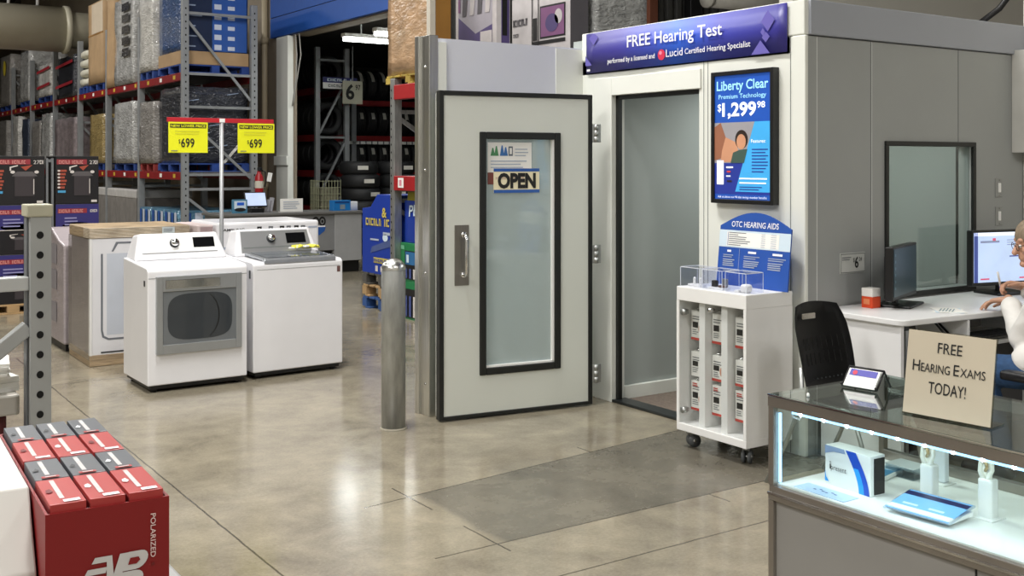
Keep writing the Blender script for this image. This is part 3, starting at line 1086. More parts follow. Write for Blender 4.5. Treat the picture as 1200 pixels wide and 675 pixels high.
tw = glass('clear_tray', 'e6ecef', 1.2)
mb.box(-0.035, -0.045, 0, 0.035, 0.045, 0.003, tw)
for a in ((-0.035, -0.045, -0.032, 0.045), (0.032, -0.045, 0.035, 0.045), (-0.032, -0.045, 0.032, -0.042), (-0.032, 0.042, 0.032, 0.045)):
    mb.box(a[0], a[1], 0.003, a[2], a[3], 0.03, tw)
mb.box(-0.036, -0.046, 0.03, 0.036, 0.046, 0.032, mat('tray_rim', 'c7ccce', 0.3))
tag(mb.build('clear_tray', loc=(2.605, 1.885, ZD)), 'small clear empty tray at the back of the showcase', 'tray')
mb = MB()
mb.box(-0.06, -0.045, 0, 0.06, 0.045, 0.012, white_pl, 0.004)
mb.box(-0.055, -0.04, 0.012, 0.055, 0.04, 0.0135, mat('leaflet_teal', '4f8fb8', 0.3))
mb.box(0.02, -0.04, 0.0135, 0.05, 0.04, 0.0145, mat('leaflet_pale', 'c7dcea', 0.3))
tag(mb.build('leaflet_stack', loc=(2.545, 1.935, ZD), rotz=0.2), 'stack of teal leaflets lying behind the present carton', 'leaflets')
mb = MB()
mb.box(-0.03, -0.03, 0, 0.03, 0.03, 0.004, white_pl, 0.001)
mb.box(-0.012, -0.02, 0.004, 0.012, 0.02, 0.11, mat('opal_plastic', 'dfe4ea', 0.4), 0.005)
tag(mb.build('white_block', loc=(2.62, 1.79, ZD)), 'plain white upright block at the back of showcase behind the ear stand', 'block')

# on the showcase
hs = root('table_sign', 'cream FREE HEARING EXAMS TODAY sign leaning on the showcase top', 'sign', (2.332, 1.70, GZ + 0.003), math.radians(6.5))
a = math.radians(9)
mb = MB()
ux, uy = V((0, -1, 0)), V((math.sin(a), 0, math.cos(a)))
cream2 = mat('cream_card', 'c6bba6', 0.6, var=0.02)
mb.prism([(0, 0), (0.222, 0), (0.222, 0.205), (0, 0.205)], (0, 0, 0.004), ux, uy, 0.003, cream2)
f = Face(mb, (0, 0, 0.004), ux, uy, 0.0008)
f.text('FREE', 0.111, 0.155, 0.026, ink, width=0.062, align='C', bold=0.004)
f.text('H', 0.018, 0.106, 0.027, ink, width=0.019, bold=0.004)
f.text('EARING', 0.040, 0.106, 0.021, ink, width=0.075, bold=0.004)
f.text('E', 0.124, 0.106, 0.027, ink, width=0.014, bold=0.004)
f.text('XAMS', 0.141, 0.106, 0.021, ink, width=0.062, bold=0.0)
f.text('TODAY!', 0.111, 0.056, 0.028, ink, width=0.095, align='C', bold=0.004)
mb.build('card', hs)
mb = MB()
ap = glass('sign_acrylic', 'e6e4da', 1.0)
mb.prism([(-0.002, 0), (0.224, 0), (0.224, 0.208), (-0.002, 0.208)], (0.004, 0, 0.003), ux, uy, 0.003, ap)
mb.box(0.0, -0.224, 0, 0.07, 0.002, 0.003, ap)
mb.build('acrylic_stand', hs)
ch = root('card_holder', 'black wire stand of white business cards on the showcase top', 'card holder', (2.50, 1.945, GZ + 0.003), math.radians(8))
mb = MB()
for q in (-0.052, 0.052):
    mb.tube([(-0.028, q, 0.004), (0.012, q, 0.052), (0.046, q, 0.004)], 0.003, black_pl, 8)
mb.tube([(0.012, -0.052, 0.052), (0.012, 0.052, 0.052)], 0.003, black_pl, 8)
mb.tube([(-0.036, -0.052, 0.012), (-0.028, -0.052, 0.004), (-0.028, 0.052, 0.004), (-0.036, 0.052, 0.012)], 0.003, black_pl, 8)
mb.build('wire_frame', ch)
mb = MB()
n = (V((0.012, 0, 0.052)) - V((-0.028, 0, 0.004))).normalized()
mb.prism([(0, 0), (0.094, 0), (0.094, 0.056), (0, 0.056)], V((-0.033, 0.047, 0.007)), (0, -1, 0), n, 0.006, white_pl)
f = Face(mb, V((-0.033, 0.047, 0.007)), (0, -1, 0), n, 0.0008)
f.rect(0.006, 0.034, 0.088, 0.054, mat('card_purple', '4a48a8', 0.5))
f.disc(0.022, 0.043, 0.007, 0.007, rd, 2)
mb.build('business_cards', ch)
mb = MB()
mb.cyl((0, 0, 0), (0, 0, 0.006), 0.004, white_pl, seg=12)
mb.ball((0, 0, 0.006), 0.004, white_pl, seg=10)
tag(mb.build('white_cap', loc=(2.285, 1.96, GZ + 0.003)), 'tiny white plastic cap lying on the showcase glass near card holder', 'bead')  # small loose white cap with a rounded top

# ------------------------------------------------------------------ bollard
bo = root('bollard', 'galvanised steel bollard standing in the floor before the booth door', 'bollard', (3.069, 5.80, 0))
R = 0.073
mb = MB()
mb.lathe([(0, 0), (R, 0), (R, 0.955), (R * 0.99, 0.957)], mat('bollard_zinc', 'a6a8a6', 0.45, 0.65, var=0.2, scale=9, stretch=(3, 3, 0.7)), 40)
mb.build('pipe', bo)
mb = MB()
mb.lathe([(R * 1.02, 0.955)] + [(R * 1.02 * math.cos(t), 0.957 + 0.065 * math.sin(t)) for t in [PI / 2 * k / 10 for k in range(10)]] + [(0, 1.022)], mat('brushed_dome', 'd4d4d0', 0.28, 1.0, var=0.08), 40)
mb.build('dome_cap', bo)
mb = MB()
mb.lathe([(R + 0.008, 0), (R + 0.008, 0.006), (R, 0.012), (R, 0)], mat('sealant_grey', '8d8778', 0.7), 40)
mb.build('base_ring', bo)

# ------------------------------------------------------------------ laundry machines
foil = mat('silver_panel', 'b9babb', 0.3, 0.6, var=0.04)
dark_glass = mat('dark_display', '101113', 0.15)
grey_pl = mat('dark_grey_plastic', '3b3d40', 0.5)


def cabinet(mb, w_, d, zf, zb, m):
    """cabinet body with a rounded front top edge"""
    prof = [(0, 0.05), (d, 0.05), (d, zb)]
    for k in range(9):
        t = PI / 2 + PI / 2 * k / 8
        prof.append((0.05 + 0.05 * math.cos(t), zf - 0.035 + 0.035 * math.sin(t) + (zb - zf) * 0.0))
    mb.prism(prof, (w_, 0, 0), (0, 1, 0), (0, 0, 1), w_, m, 0.008, False)


def console(mb, w_, y0, y1, z0, z1, m, inset):
    # trapezoid front seen from the room, lofted to a sloped back box
    a = inset
    f0 = [(a * 0.2, y0, z0), (w_ - a * 0.2, y0, z0), (w_ - a, y0 + 0.09, z1), (a, y0 + 0.09, z1)]
    b0 = [(a * 0.2, y1, z0), (w_ - a * 0.2, y1, z0), (w_ - a, y1, z1 - 0.015), (a, y1, z1 - 0.015)]
    b = bmesh.new()
    F = [b.verts.new(p) for p in f0]
    B = [b.verts.new(p) for p in b0]
    b.faces.new(F)
    b.faces.new(B[::-1])
    for k in range(4):
        b.faces.new((F[k], B[k], B[(k + 1) % 4], F[(k + 1) % 4]))
    bmesh.ops.recalc_face_normals(b, faces=b.faces)
    bmesh.ops.bevel(b, geom=list(b.edges), offset=0.018, segments=3, profile=0.5, affect='EDGES')
    mb.take(b, m, None, False)


def machine_base(mb, w_, d):
    mb.box(0.02, 0.02, 0.02, w_ - 0.02, d - 0.02, 0.06, black_pl, 0.005)
    for x in (0.06, w_ - 0.06):
        for y in (0.06, d - 0.06):
            mb.cyl((x, y, 0), (x, y, 0.03), 0.022, black_pl, seg=14)


dw, dd = 0.715, 0.60
dr = root('dryer', 'white front loading dryer with grey framed window door, left of the two open machines', 'dryer', (2.118, 7.604, 0), math.radians(0.8))
mb = MB(); cabinet(mb, dw, dd, 0.865, 0.90, white_en)
mb.box(0.004, -0.0015, 0.792, dw - 0.004, 0.0, 0.795, seam_m)
mb.box(-0.002, 0.06, 0.735, 0.0, 0.09, 0.775, black_pl)
mb.build('cabinet', dr)
mb = MB(); machine_base(mb, dw, dd); mb.build('plinth', dr)
mb = MB(); console(mb, dw, 0.36, 0.60, 0.885, 1.075, white_en, 0.065); co = mb.build('console', dr)
cn = (V((0, 0.09, 0.19))).normalized()
mb = MB()
f = Face(mb, V((0.0, 0.36, 0.885)), (1, 0, 0), cn, 0.002)
f.rect(0.075, 0.06, dw - 0.085, 0.19, white_pl)
f.rect(0.075, 0.053, dw - 0.085, 0.06, foil, 1.2)
f.rect(0.455, 0.09, 0.615, 0.17, dark_glass, 2)
mb.build('control_panel', co)
mb = MB()
kc = V((0.315, 0.36, 0.885)) + cn * 0.128
nn = V((1, 0, 0)).cross(cn)
mb.cyl(kc, kc + nn * 0.012, 0.035, grey_pl)
mb.cyl(kc + nn * 0.012, kc + nn * 0.034, 0.030, chrome, r1=0.027)
mb.build('dial', co)
dfr = mat('door_silver', 'a3a6a8', 0.32, 0.55, var=0.05)
mb = MB()
x0, x1, z0, z1 = 0.055, 0.665, 0.265, 0.805
for a in ((x0, z0, x0 + 0.042, z1), (x1 - 0.042, z0, x1, z1), (x0 + 0.042, z0, x1 - 0.042, z0 + 0.065), (x0 + 0.042, z1 - 0.105, x1 - 0.042, z1)):
    mb.box(a[0], -0.028, a[1], a[2], 0.004, a[3], dfr, 0.003)
mb.box(x0 + 0.06, -0.031, z1 - 0.085, x1 - 0.16, -0.026, z1 - 0.025, mat('mirror_chrome', 'd0d3d6', 0.08, 1.0), 0.004)
ddo = mb.build('door', dr)
mb = MB()
mb.box(x0 + 0.042, -0.022, z0 + 0.065, x1 - 0.042, -0.018, z1 - 0.105, mat('smoked_glass', '6c7073', 0.06, var=0.05))
f = FY(mb, 0, -0.022, 0, 0.001)
wx0, wx1, wz0, wz1 = x0 + 0.075, x1 - 0.070, z0 + 0.090, z1 - 0.125
cx_, cz_ = (wx0 + wx1) / 2, (wz0 + wz1) / 2
ov = [(cx_ + (wx1 - wx0) / 2 * math.copysign(abs(math.cos(t)) ** 0.55, math.cos(t)), cz_ + (wz1 - wz0) / 2 * math.copysign(abs(math.sin(t)) ** 0.55, math.sin(t))) for t in [2 * PI * k / 40 for k in range(40)]]
f.poly(ov, mat('window_dark', '3a3e42', 0.05))
arc_ = [(cx_ + 0.02 + 0.11 * math.cos(t), cz_ + 0.16 * math.sin(t)) for t in [-1.2 + 2.4 * k / 16 for k in range(17)]]
arc2 = [(cx_ + 0.02 + 0.118 * math.cos(t), cz_ + 0.16 * math.sin(t)) for t in [-1.2 + 2.4 * k / 16 for k in range(17)]]
for i in range(16):
    f.poly([arc_[i], arc2[i], arc2[i + 1], arc_[i + 1]], mat('drum_rim', '121314', 0.3), 2)
mb.build('window', ddo)

ww = 0.735
wa = root('washer', 'white top loading washer with grey glass lid, right of the two open machines', 'washer', (2.895, 7.655, 0), math.radians(3.0))
mb = MB(); cabinet(mb, ww, dd, 0.862, 0.885, white_en)
mb.box(0.03, -0.0015, 0.805, ww - 0.03, 0.0, 0.807, seam_m)
mb.box(-0.002, 0.05, 0.74, 0.0, 0.075, 0.80, grey_pl)
f = FY(mb, 0, 0, 0)
f.rect(ww - 0.05, 0.755, ww - 0.022, 0.80, mat('tag_brown', '6a4a46', 0.5))
mb.build('cabinet', wa)
mb = MB(); machine_base(mb, ww, dd); mb.build('plinth', wa)
mb = MB()
mb.prism([(0.0, 0.845), (0.0, 0.872), (0.02, 0.884), (0.37, 0.905), (0.37, 0.885), (0.06, 0.87)], (ww - 0.06, 0.0, 0), (0, 1, 0), (0, 0, 1), ww - 0.15, mat('lid_silver', 'a8acb0', 0.25, 0.7), 0.003)
lid = mb.build('lid', wa)
mb = MB()
mb.prism([(0.05, 0.8875), (0.05, 0.889), (0.345, 0.907), (0.345, 0.905)], (ww - 0.1, 0.0, 0), (0, 1, 0), (0, 0, 1), ww - 0.23, mat('lid_glass', '5b6066', 0.05))
mb.build('lid_glass', lid)
mb = MB(); console(mb, ww, 0.36, 0.60, 0.875, 1.08, white_en, 0.065); co = mb.build('console', wa)
cn = (V((0, 0.09, 0.205))).normalized()
mb = MB()
f = Face(mb, V((0.0, 0.36, 0.875)), (1, 0, 0), cn, 0.002)
f.poly([(0.07, 0.03), (ww - 0.075, 0.03), (ww - 0.09, 0.205), (0.085, 0.205)], foil)
f.rect(0.09, 0.065, ww - 0.1, 0.075, seam_m, 1.5)
f.rect(0.455, 0.095, 0.62, 0.18, dark_glass, 2)
mb.build('control_panel', co)
mb = MB()
kc = V((0.325, 0.36, 0.875)) + cn * 0.14
nn = V((1, 0, 0)).cross(cn)
mb.cyl(kc, kc + nn * 0.012, 0.036, grey_pl)
mb.cyl(kc + nn * 0.012, kc + nn * 0.034, 0.029, chrome, r1=0.025)
mb.build('dial', co)
# crumpled yellow and white strap lying on the lid
mb = MB()
yel = mat('yellow_tape', 'e8e04a', 0.5)
for i in range(9):
    a = i * 0.7
    mb.box(-0.05, -0.02, -0.006, 0.05, 0.02, 0.006, yel if i % 3 else white_pl, 0.003,
           M=Matrix.Translation((0.018 * (i - 4), 0.02 * math.sin(a * 2.1), 0.018 + 0.012 * abs(math.sin(a)))) @ Matrix.Rotation(a, 4, 'Z') @ Matrix.Rotation(0.5 * math.sin(a * 3), 4, 'X'))
tag(mb.build('yellow_strap', loc=(3.43, 7.98, 0.912)), 'crumpled yellow and white strap lying on the washer lid', 'strap')

# machine packed in film and card behind the dryer
film = glass('stretch_film', 'fafafa', 1.6, 0.12)
card_w = mat('pale_corrugated', 'a08b6e', 0.5, var=0.35, scale=5, stretch=(1, 1, 30), bump=0.3)
side_w = mat('wrapped_side', 'a0979a', 0.35, var=0.1, scale=3, bump=0.35, bscale=14, stretch=(1, 1, 3))
pk = root('packed_dryer', 'film wrapped white dryer packed with cardboard caps, behind the open dryer', 'packed dryer', (2.02, 8.85, 0))
mb = MB()
mb.box(0.015, 0.02, 0.06, 0.765, 0.70, 1.02, side_w, 0.01)
mb.build('wrapped_body', pk)
mb = MB()
mb.box(0.0, 0.0, 1.0, 0.785, 0.715, 1.085, card_w, 0.008)
for k in range(9):
    mb.box(-0.003, -0.003, 1.005 + k * 0.009, 0.787, 0.2, 1.009 + k * 0.009, mat('film_fold', 'd2c8b6', 0.3, var=0.3, scale=9), 0.001)
f = FY(mb, 0, -0.004, 0)
f.rect(0.56, 1.02, 0.66, 1.075, mat('label_pale', 'c9d3d6', 0.5))
f.lines(0.57, 1.06, 0.65, 2, 0.015, 0.006, ink_grey, 2)
mb.build('top_cap', pk)
mb = MB()
mb.box(0.0, 0.0, 0.0, 0.785, 0.715, 0.09, card_w, 0.006)
mb.build('base_tray', pk)
mb = MB()
mb.box(0.0, 0.0, 0.085, 0.02, 0.05, 1.0, white_pl, 0.004)
mb.box(0.02, 0.005, 0.085, 0.78, 0.025, 1.0, white_en, 0.003)
f = FY(mb, 0, 0.005, 0, 0.002)
sl = mat('slate_line', '6b7078', 0.4)
f.rect(0.085, 0.28, 0.10, 0.88, sl)
f.poly([(0.085, 0.28), (0.095, 0.225), (0.14, 0.20), (0.62, 0.20), (0.62, 0.215), (0.145, 0.215), (0.11, 0.235), (0.10, 0.28)], sl)
f.poly([(0.165, 0.895), (0.2, 0.97), (0.7, 0.97), (0.7, 0.955), (0.215, 0.955), (0.18, 0.895)], sl, 1)
f.rect(0.085, 0.10, 0.7, 0.112, grey_pl)
f.rect(0.13, 0.24, 0.7, 0.88, mat('packed_front_blue_white', 'ccd2dc', 0.35, var=0.03), 0.5)
mb.build('front_panel', pk)
mb = MB()
mb.box(-0.004, -0.004, 0.05, 0.79, 0.719, 1.0, film)
mb.build('film', pk)
pk2 = root('packed_washer', 'film wrapped grey machine standing farthest back, behind the packed dryer', 'packed washer', (2.0, 9.68, 0))
mb = MB()
mb.prism([(0, 0.06), (0.68, 0.06), (0.68, 1.02), (0.5, 1.02), (0.2, 0.93), (0, 0.90)], (0.70, 0, 0), (0, 1, 0), (0, 0, 1), 0.70, side_w, 0.015)
mb.build('wrapped_body', pk2)
mb = MB()
f = FX(mb, -0.003, 0.68, 0)
for z in (0.22, 0.5, 0.72):
    f.rect(0.18, z, 0.42, z + 0.17, mat('vent_grey', '8a868c', 0.5))
mb.build('vent', pk2)
mb = MB(); mb.box(0.02, 0.02, 0, 0.68, 0.66, 0.06, black_pl, 0.004); mb.build('base', pk2)
sm = root('packed_range', 'white printed carton reading SAMSUNG standing behind the open washer', 'carton', (2.99, 8.72, 0))
mb = MB()
mb.box(0, 0, 0.06, 0.90, 0.70, 1.10, white_en, 0.02)
f = FY(mb, 0, 0, 0, 0.002)
f.text('SAMSUNG', 0.03, 1.03, 0.02, ink, width=0.2, bold=0.02)
for k, q in enumerate((0.34, 0.44, 0.54, 0.60, 0.67, 0.73)):
    f.rect(q, 1.02, q + 0.04, 1.06, (ink, ink_grey)[k % 2])
    f.rect(q + 0.01, 1.03, q + 0.025, 1.045, paper, 2)
f.rect(0.80, 1.035, 0.88, 1.05, ink_light)
f.lines(0.02, 0.9, 0.88, 4, 0.1, 0.02, ink_light)
mb.build('carton', sm)
mb = MB(); mb.box(0.01, 0.01, 0, 0.89, 0.69, 0.06, card_w, 0.004); mb.build('base_tray', sm)
pbx = mat('pinkish_carton', 'c9bab8', 0.5, var=0.1)
mb = MB()
mb.box(0, 0, 0, 0.13, 0.6, 1.085, pbx, 0.01)
f = FY(mb, 0, 0, 0, 0.002)
f.rect(0.02, 1.0, 0.12, 1.07, mat('carton_print_rose', 'a08a8a', 0.5))
tag(mb.build('narrow_carton', loc=(2.835, 8.74, 0)), 'narrow pinkish carton standing between packed dryer and SAMSUNG carton', 'carton')

# ------------------------------------------------------------------ price sign stand
ps = root('price_stand', 'tall grey post with red crossbar standing behind the washing machines', 'sign stand', (2.95, 8.5, 0))
pg = mat('post_grey', 'a9acae', 0.4, 0.4)
mb = MB(); mb.cyl((0, 0, 0.01), (0, 0, 1.92), 0.016, pg); mb.build('post', ps)
mb = MB(); mb.cyl((0, 0, 0), (0, 0, 0.012), 0.13, pg); mb.build('base_plate', ps)
mb = MB(); mb.box(-0.435, -0.012, 1.915, 0.435, 0.012, 1.95, mat('bright_red', 'b8202c', 0.4), 0.003)
mb.box(-0.022, -0.016, 1.918, 0.022, -0.012, 1.948, white_pl); mb.build('crossbar', ps)
yl = mat('price_yellow', 'e9ea1e', 0.45, var=0.02)
for i, x in enumerate((2.522, 3.078)):
    mb = MB()
    mb.box(0, 0, 0, 0.31, 0.003, 0.24, yl)
    f = FY(mb, 0, 0, 0, 0.002)
    f.rect(0.012, 0.195, 0.298, 0.226, ink)
    f.text('NEW LOWER PRICE', 0.155, 0.2005, 0.019, yl, width=0.27, align='C', bold=0.02)
    f.lines(0.05, 0.17, 0.25, 2, 0.02, 0.004, mat('faint_olive', 'c2bf3a', 0.5), 2, 0.2)
    f.text('$', 0.078, 0.075, 0.03, ink, width=0.014)
    f.text('699', 0.097, 0.045, 0.068, ink, width=0.105, bold=0.012)
    f.rect(0.02, 0.012, 0.07, 0.018, ink_grey, 2)
    tag(mb.build('price_sign', loc=(x, 8.484, 1.674)), ('yellow NEW LOWER PRICE sign of $699 under the left end of red crossbar', 'yellow NEW LOWER PRICE sign of $699 under the right end of red crossbar')[i], 'price sign', 'yellow price signs')

# ------------------------------------------------------------------ foreground left
UX, UY = 0.594, 3.30
up = root('rack_upright', 'short grey steel rack upright with punched holes and braces at left', 'rack upright', (UX, UY, 0))
ugrey = mat('upright_paint', 'a3a5a4', 0.4, 0.15, var=0.05)
mb = MB()
uw, ud, uh = 0.055, 0.07, 1.445
mb.box(0, 0, 0.01, uw, 0.004, uh, ugrey)
mb.box(0, 0.004, 0.01, 0.004, ud, uh, ugrey)
mb.box(uw - 0.004, 0.004, 0.01, uw, ud, uh, ugrey)
mb.box(-0.006, ud - 0.004, 0.01, 0.004, ud, uh, ugrey)
mb.box(-0.006, 0.03, 0.01, -0.002, ud, uh, rack_dark)
mb.box(-0.08, -0.04, 0, 0.12, 0.12, 0.01, ugrey)
z = 0.15
hole = mat('hole_dark', '0c0c0c', 0.9)
while z < uh - 0.03:
    f = FY(mb, 0, 0, 0, 0.0015)
    f.disc(uw * 0.45, z, 0.0095, 0.0105, hole)
    z += 0.0565
mb.build('post', up)
mb = MB(); mb.box(-0.012, -0.006, uh, uw + 0.004, ud + 0.004, uh + 0.035, mat('cap_beige', 'b0ad98', 0.6), 0.004); mb.build('cap', up)
mb = MB(); mb.box(-1.05, 0.02, 1.235, 0.0, 0.055, 1.275, mat('brace_light', 'b9bbba', 0.4, 0.15), 0.004); mb.build('brace', up)
mb = MB(); mb.bar((0.0, 0.035, 1.13), (-1.05, 0.035, 0.29), 0.035, 0.04, ugrey, bev=0.004); mb.build('brace', up)
mb = MB()
mb.box(-1.13, 0, 0.01, -1.048, 0.004, uh, ugrey); mb.box(-1.13, 0.004, 0.01, -1.126, ud, uh, ugrey); mb.box(-1.052, 0.004, 0.01, -1.048, ud, uh, ugrey)
mb.box(-1.17, -0.04, 0, -1.0, 0.12, 0.01, ugrey)
mb.build('post', up)
# shelf of papers beyond the upright
tb = root('paper_table', 'low table with red skirt behind the grey upright', 'table', (-0.41, 3.44, 0))
mb = MB(); mb.box(0, 0, 0.86, 1.0, 0.6, 0.92, mat('table_grey', 'b4b0a8', 0.5), 0.006); mb.build('tabletop', tb)
mb = MB(); mb.box(0.03, 0.03, 0.0, 0.97, 0.57, 0.86, mat('dark_red_skirt', '4c1a1c', 0.7, var=0.2), 0.01); mb.build('skirt', tb)
pms = []
for k in range(2):
    mb = MB()
    for q in range(5):
        mb.box(-0.15, -0.11, q * 0.009, 0.15, 0.11, q * 0.009 + 0.0085, paper, M=Matrix.Rotation(0.05 * math.sin(q * 3 + k), 4, 'Z'))
    f = FZ(mb, -0.12, -0.09, 0.045, 0.0012)
    for q in range(4):
        f.rect(0.02, 0.02 + q * 0.035, 0.2, 0.034 + q * 0.035, (ink_grey, ink_light)[q % 2])
    tag(mb.build('paper_stack', loc=(0.43, 3.58, 0.92 + 0.046 * k), rotz=0.2 - 0.35 * k), ('lower stack of white papers on table behind upright', 'upper stack of printed papers on table behind upright')[k], 'papers')

# red display tray of boxed glasses, standing on a table
TX0, TX1, TY0, TY1, TZ = 0.321, 0.497, 1.675, 2.222, 1.090
TRZ = math.radians(-2.5)
red = mat('display_red', '7f0c10', 0.45, var=0.03)
red_d = mat('display_red_dark', '6a0e10', 0.5)
pt = root('display_table', 'low grey display table under the red tray', 'table', (-0.6, 1.45, 0))
mb = MB(); mb.box(0, 0, 0.70, 1.30, 1.0, 0.74, mat('table_top_grey', '9a9a98', 0.5), 0.008); mb.build('tabletop', pt)
for (x, y) in ((0.05, 0.05), (1.21, 0.05), (0.05, 0.91), (1.21, 0.91)):
    mb = MB(); mb.box(x, y, 0, x + 0.04, y + 0.04, 0.70, rack_grey, 0.004); mb.build('leg', pt)
rt = root('display_tray', 'red cardboard display tray printed POLARIZED holding boxed glasses', 'display tray', (TX0, TY0, 0.74), TRZ)
tw_, tl_, th_ = TX1 - TX0, TY1 - TY0, TZ - 0.74
mb = MB()
for a in ((0, 0, tw_, 0.004), (0, tl_ - 0.004, tw_, tl_), (0, 0.004, 0.004, tl_ - 0.004), (tw_ - 0.004, 0.004, tw_, tl_ - 0.004)):
    mb.box(a[0], a[1], 0, a[2], a[3], th_, red)
mb.box(0.004, 0.004, 0, tw_ - 0.004, tl_ - 0.004, 0.24, red_d)
f = FY(mb, 0, 0, 0, 0.001)
pinkish = mat('print_pale_pink', 'e3c8c4', 0.5)
silver = mat('print_silver', 'c9c6c4', 0.4)
f.text('POLARIZED', 0.148, th_ - 0.022, 0.0075, pinkish, width=0.066, rot=-PI / 2, bold=0.01)
f.disc(0.1515, th_ - 0.098, 0.0025, 0.0025, red_d, 2)
lx, lz, s_ = 0.040, th_ - 0.136, 0.062      # slanted monogram with cut bars
sh = lambda x, y: (lx + (x + 0.32 * y) * s_, lz + y * s_)
for y0, y1, xa, xb in ((0.86, 1.0, 0.1, 0.46), (0.60, 0.74, 0.02, 0.50), (0.34, 0.48, -0.06, 0.54), (0.08, 0.22, -0.14, 0.3)):
    f.poly([sh(xa, y0), sh(xb, y0), sh(xb, y1), sh(xa + 0.03, y1)], silver, 2)
f.poly([sh(0.40, 1.0), sh(0.52, 1.0), sh(0.78, 0.35), sh(0.78, 0.08), sh(0.68, 0.08)], silver, 2.4)
f.poly([sh(0.70, 0.08), sh(0.90, 0.08), sh(0.90, 1.0), sh(0.70, 1.0)], silver, 2.8)
bo_ = [(0.90, 1.0), (1.20, 1.0)] + [(1.20 + 0.22 * math.cos(t), 0.78 + 0.22 * math.sin(t)) for t in [PI / 2 - PI * k / 8 for k in range(1, 8)]] + [(1.20, 0.56), (0.90, 0.56)]
f.poly([sh(*p) for p in bo_], silver, 2.2)
bo_ = [(0.90, 0.54), (1.22, 0.54)] + [(1.22 + 0.24 * math.cos(t), 0.31 + 0.23 * math.sin(t)) for t in [PI / 2 - PI * k / 8 for k in range(1, 8)]] + [(1.22, 0.08), (0.90, 0.08)]
f.poly([sh(*p) for p in bo_], silver, 2.2)
f.poly([sh(0.98, 0.70), sh(1.18, 0.70), sh(1.24, 0.78), sh(1.18, 0.86), sh(0.98, 0.86)], red, 3.4)
f.poly([sh(0.98, 0.22), sh(1.2, 0.22), sh(1.26, 0.30), sh(1.2, 0.40), sh(0.98, 0.40)], red, 3.4)
mb.build('tray', rt)
box_red = mat('box_red', 'a83836', 0.4, var=0.03)
box_grey = mat('box_grey', '55585d', 0.4, var=0.04)
strip = mat('strip_silver', 'c6c3c2', 0.4, var=0.1, scale=60)
colw = ('left', 'middle', 'right')
for r_ in range(2):
    for c_ in range(3):
        g = root('glasses_box', 'red and grey glasses box in the tray, %s one of the %s row' % (colw[c_], ('near', 'far')[r_]), 'box',
                 (V((TX0, TY0, 0.9895)) + Matrix.Rotation(TRZ, 3, 'Z') @ V((0.007 + c_ * 0.0555, 0.006 + r_ * 0.272, 0))), TRZ, group='boxes of glasses in the red tray')
        bw_, bl_, bh_ = 0.0505, 0.262, 0.112
        mb = MB()
        mb.box(0, 0, 0, bw_, 0.14, bh_, box_red, 0.001)
        mb.box(-0.0007, 0.0, 0, 0.0, 0.14, bh_ - 0.006, red_d)
        f = FZ(mb, 0, 0, bh_, 0.0008)
        f.rect(0.0175, 0.026, 0.0245, 0.130, strip)
        f.rect(0.020, 0.003, 0.043, 0.015, white_ink, 2)
        f.rect(0.025, 0.007, 0.038, 0.010, ink_light, 3)
        lg = red_d if (r_ * 3 + c_) in (0, 5) else (white_ink if c_ else red_d)
        f.poly([(0.004, 0.062), (0.010, 0.058), (0.014, 0.066), (0.011, 0.080), (0.005, 0.075)], lg, 2)
        mb.build('red_half', g)
        mb = MB()
        mb.box(0, 0.14, 0, bw_, bl_, bh_ + 0.001, box_grey, 0.001)
        f = FZ(mb, 0, 0, bh_ + 0.001, 0.0008)
        f.rect(0.0175, 0.162, 0.0245, 0.25, strip)
        f.rect(0.010, 0.1405, 0.036, 0.152, box_red, 2)
        f.rect(0.015, 0.143, 0.031, 0.147, strip, 3)
        f.poly([(0.003, 0.19), (0.010, 0.186), (0.013, 0.196), (0.009, 0.206)], grey_pl if c_ != 2 else white_ink, 2)
        mb.build('grey_half', g)
wc = root('white_carton', 'plain white carton beside the red tray at the lower left', 'carton', (TX0, TY0, 0.74), TRZ)
mb = MB()
cw = mat('carton_white', 'cfcdc7', 0.6, var=0.02)
mb.prism([(0.03, 0), (0.5, 0), (0.5, 0.357), (0.138, 0.357), (0.06, 0.25)], (-0.003, 0, 0), (0, 1, 0), (0, 0, 1), 0.47, cw, 0.003)
mb.build('carton', wc)

# ------------------------------------------------------------------ desk and what stands on it
DZ = 0.80
lam = mat('white_laminate', 'e6e6e6', 0.35, var=0.015)
de = root('desk', 'white office desk with rounded corner against the grey booth wall', 'desk', (4.70, 3.36, 0))
mb = MB()
top = [(0, 0.615), (0, 0.12)] + [(0.06 - 0.06 * math.cos(t), 0.12 - 0.06 - 0.0 + 0.06 - 0.06 * math.sin(t)) for t in [PI / 2 * k / 6 for k in range(1, 7)]] + [(0.3, 0.045), (0.75, 0.0), (1.98, 0.0), (1.98, 0.615)]
mb.prism(top, (0, 0, DZ), (1, 0, 0), (0, 1, 0), 0.032, lam, 0.006)
mb.build('desktop', de)
mb = MB(); mb.box(0.02, 0.09, 0.0, 0.045, 0.60, DZ - 0.033, lam, 0.002); mb.build('side_panel', de)
mb = MB(); mb.box(1.93, 0.05, 0.0, 1.955, 0.60, DZ - 0.033, lam, 0.002); mb.build('side_panel', de)
mb = MB(); mb.box(0.046, 0.575, 0.05, 1.929, 0.595, DZ - 0.033, mat('modesty_panel', '4a4a4a', 0.6)); mb.build('back_panel', de)
mb = MB(); mb.box(0.06, 0.10, DZ - 0.062, 0.10, 0.5, DZ - 0.033, grey_pl); mb.box(0.1, 0.12, 0.0, 0.125, 0.145, DZ - 0.062, galv); mb.build('bracket', de)
ky = root('keyboard_tray', 'white pull out tray with dark keyboard hung under the desk front', 'keyboard tray', (5.22, 3.37, 0.62))
mb = MB()
mb.box(-0.02, 0.0, 0.0, 0.62, 0.36, 0.018, lam, 0.004)
mb.box(-0.02, 0.02, 0.0185, 0.0, 0.34, 0.146, lam, 0.003)
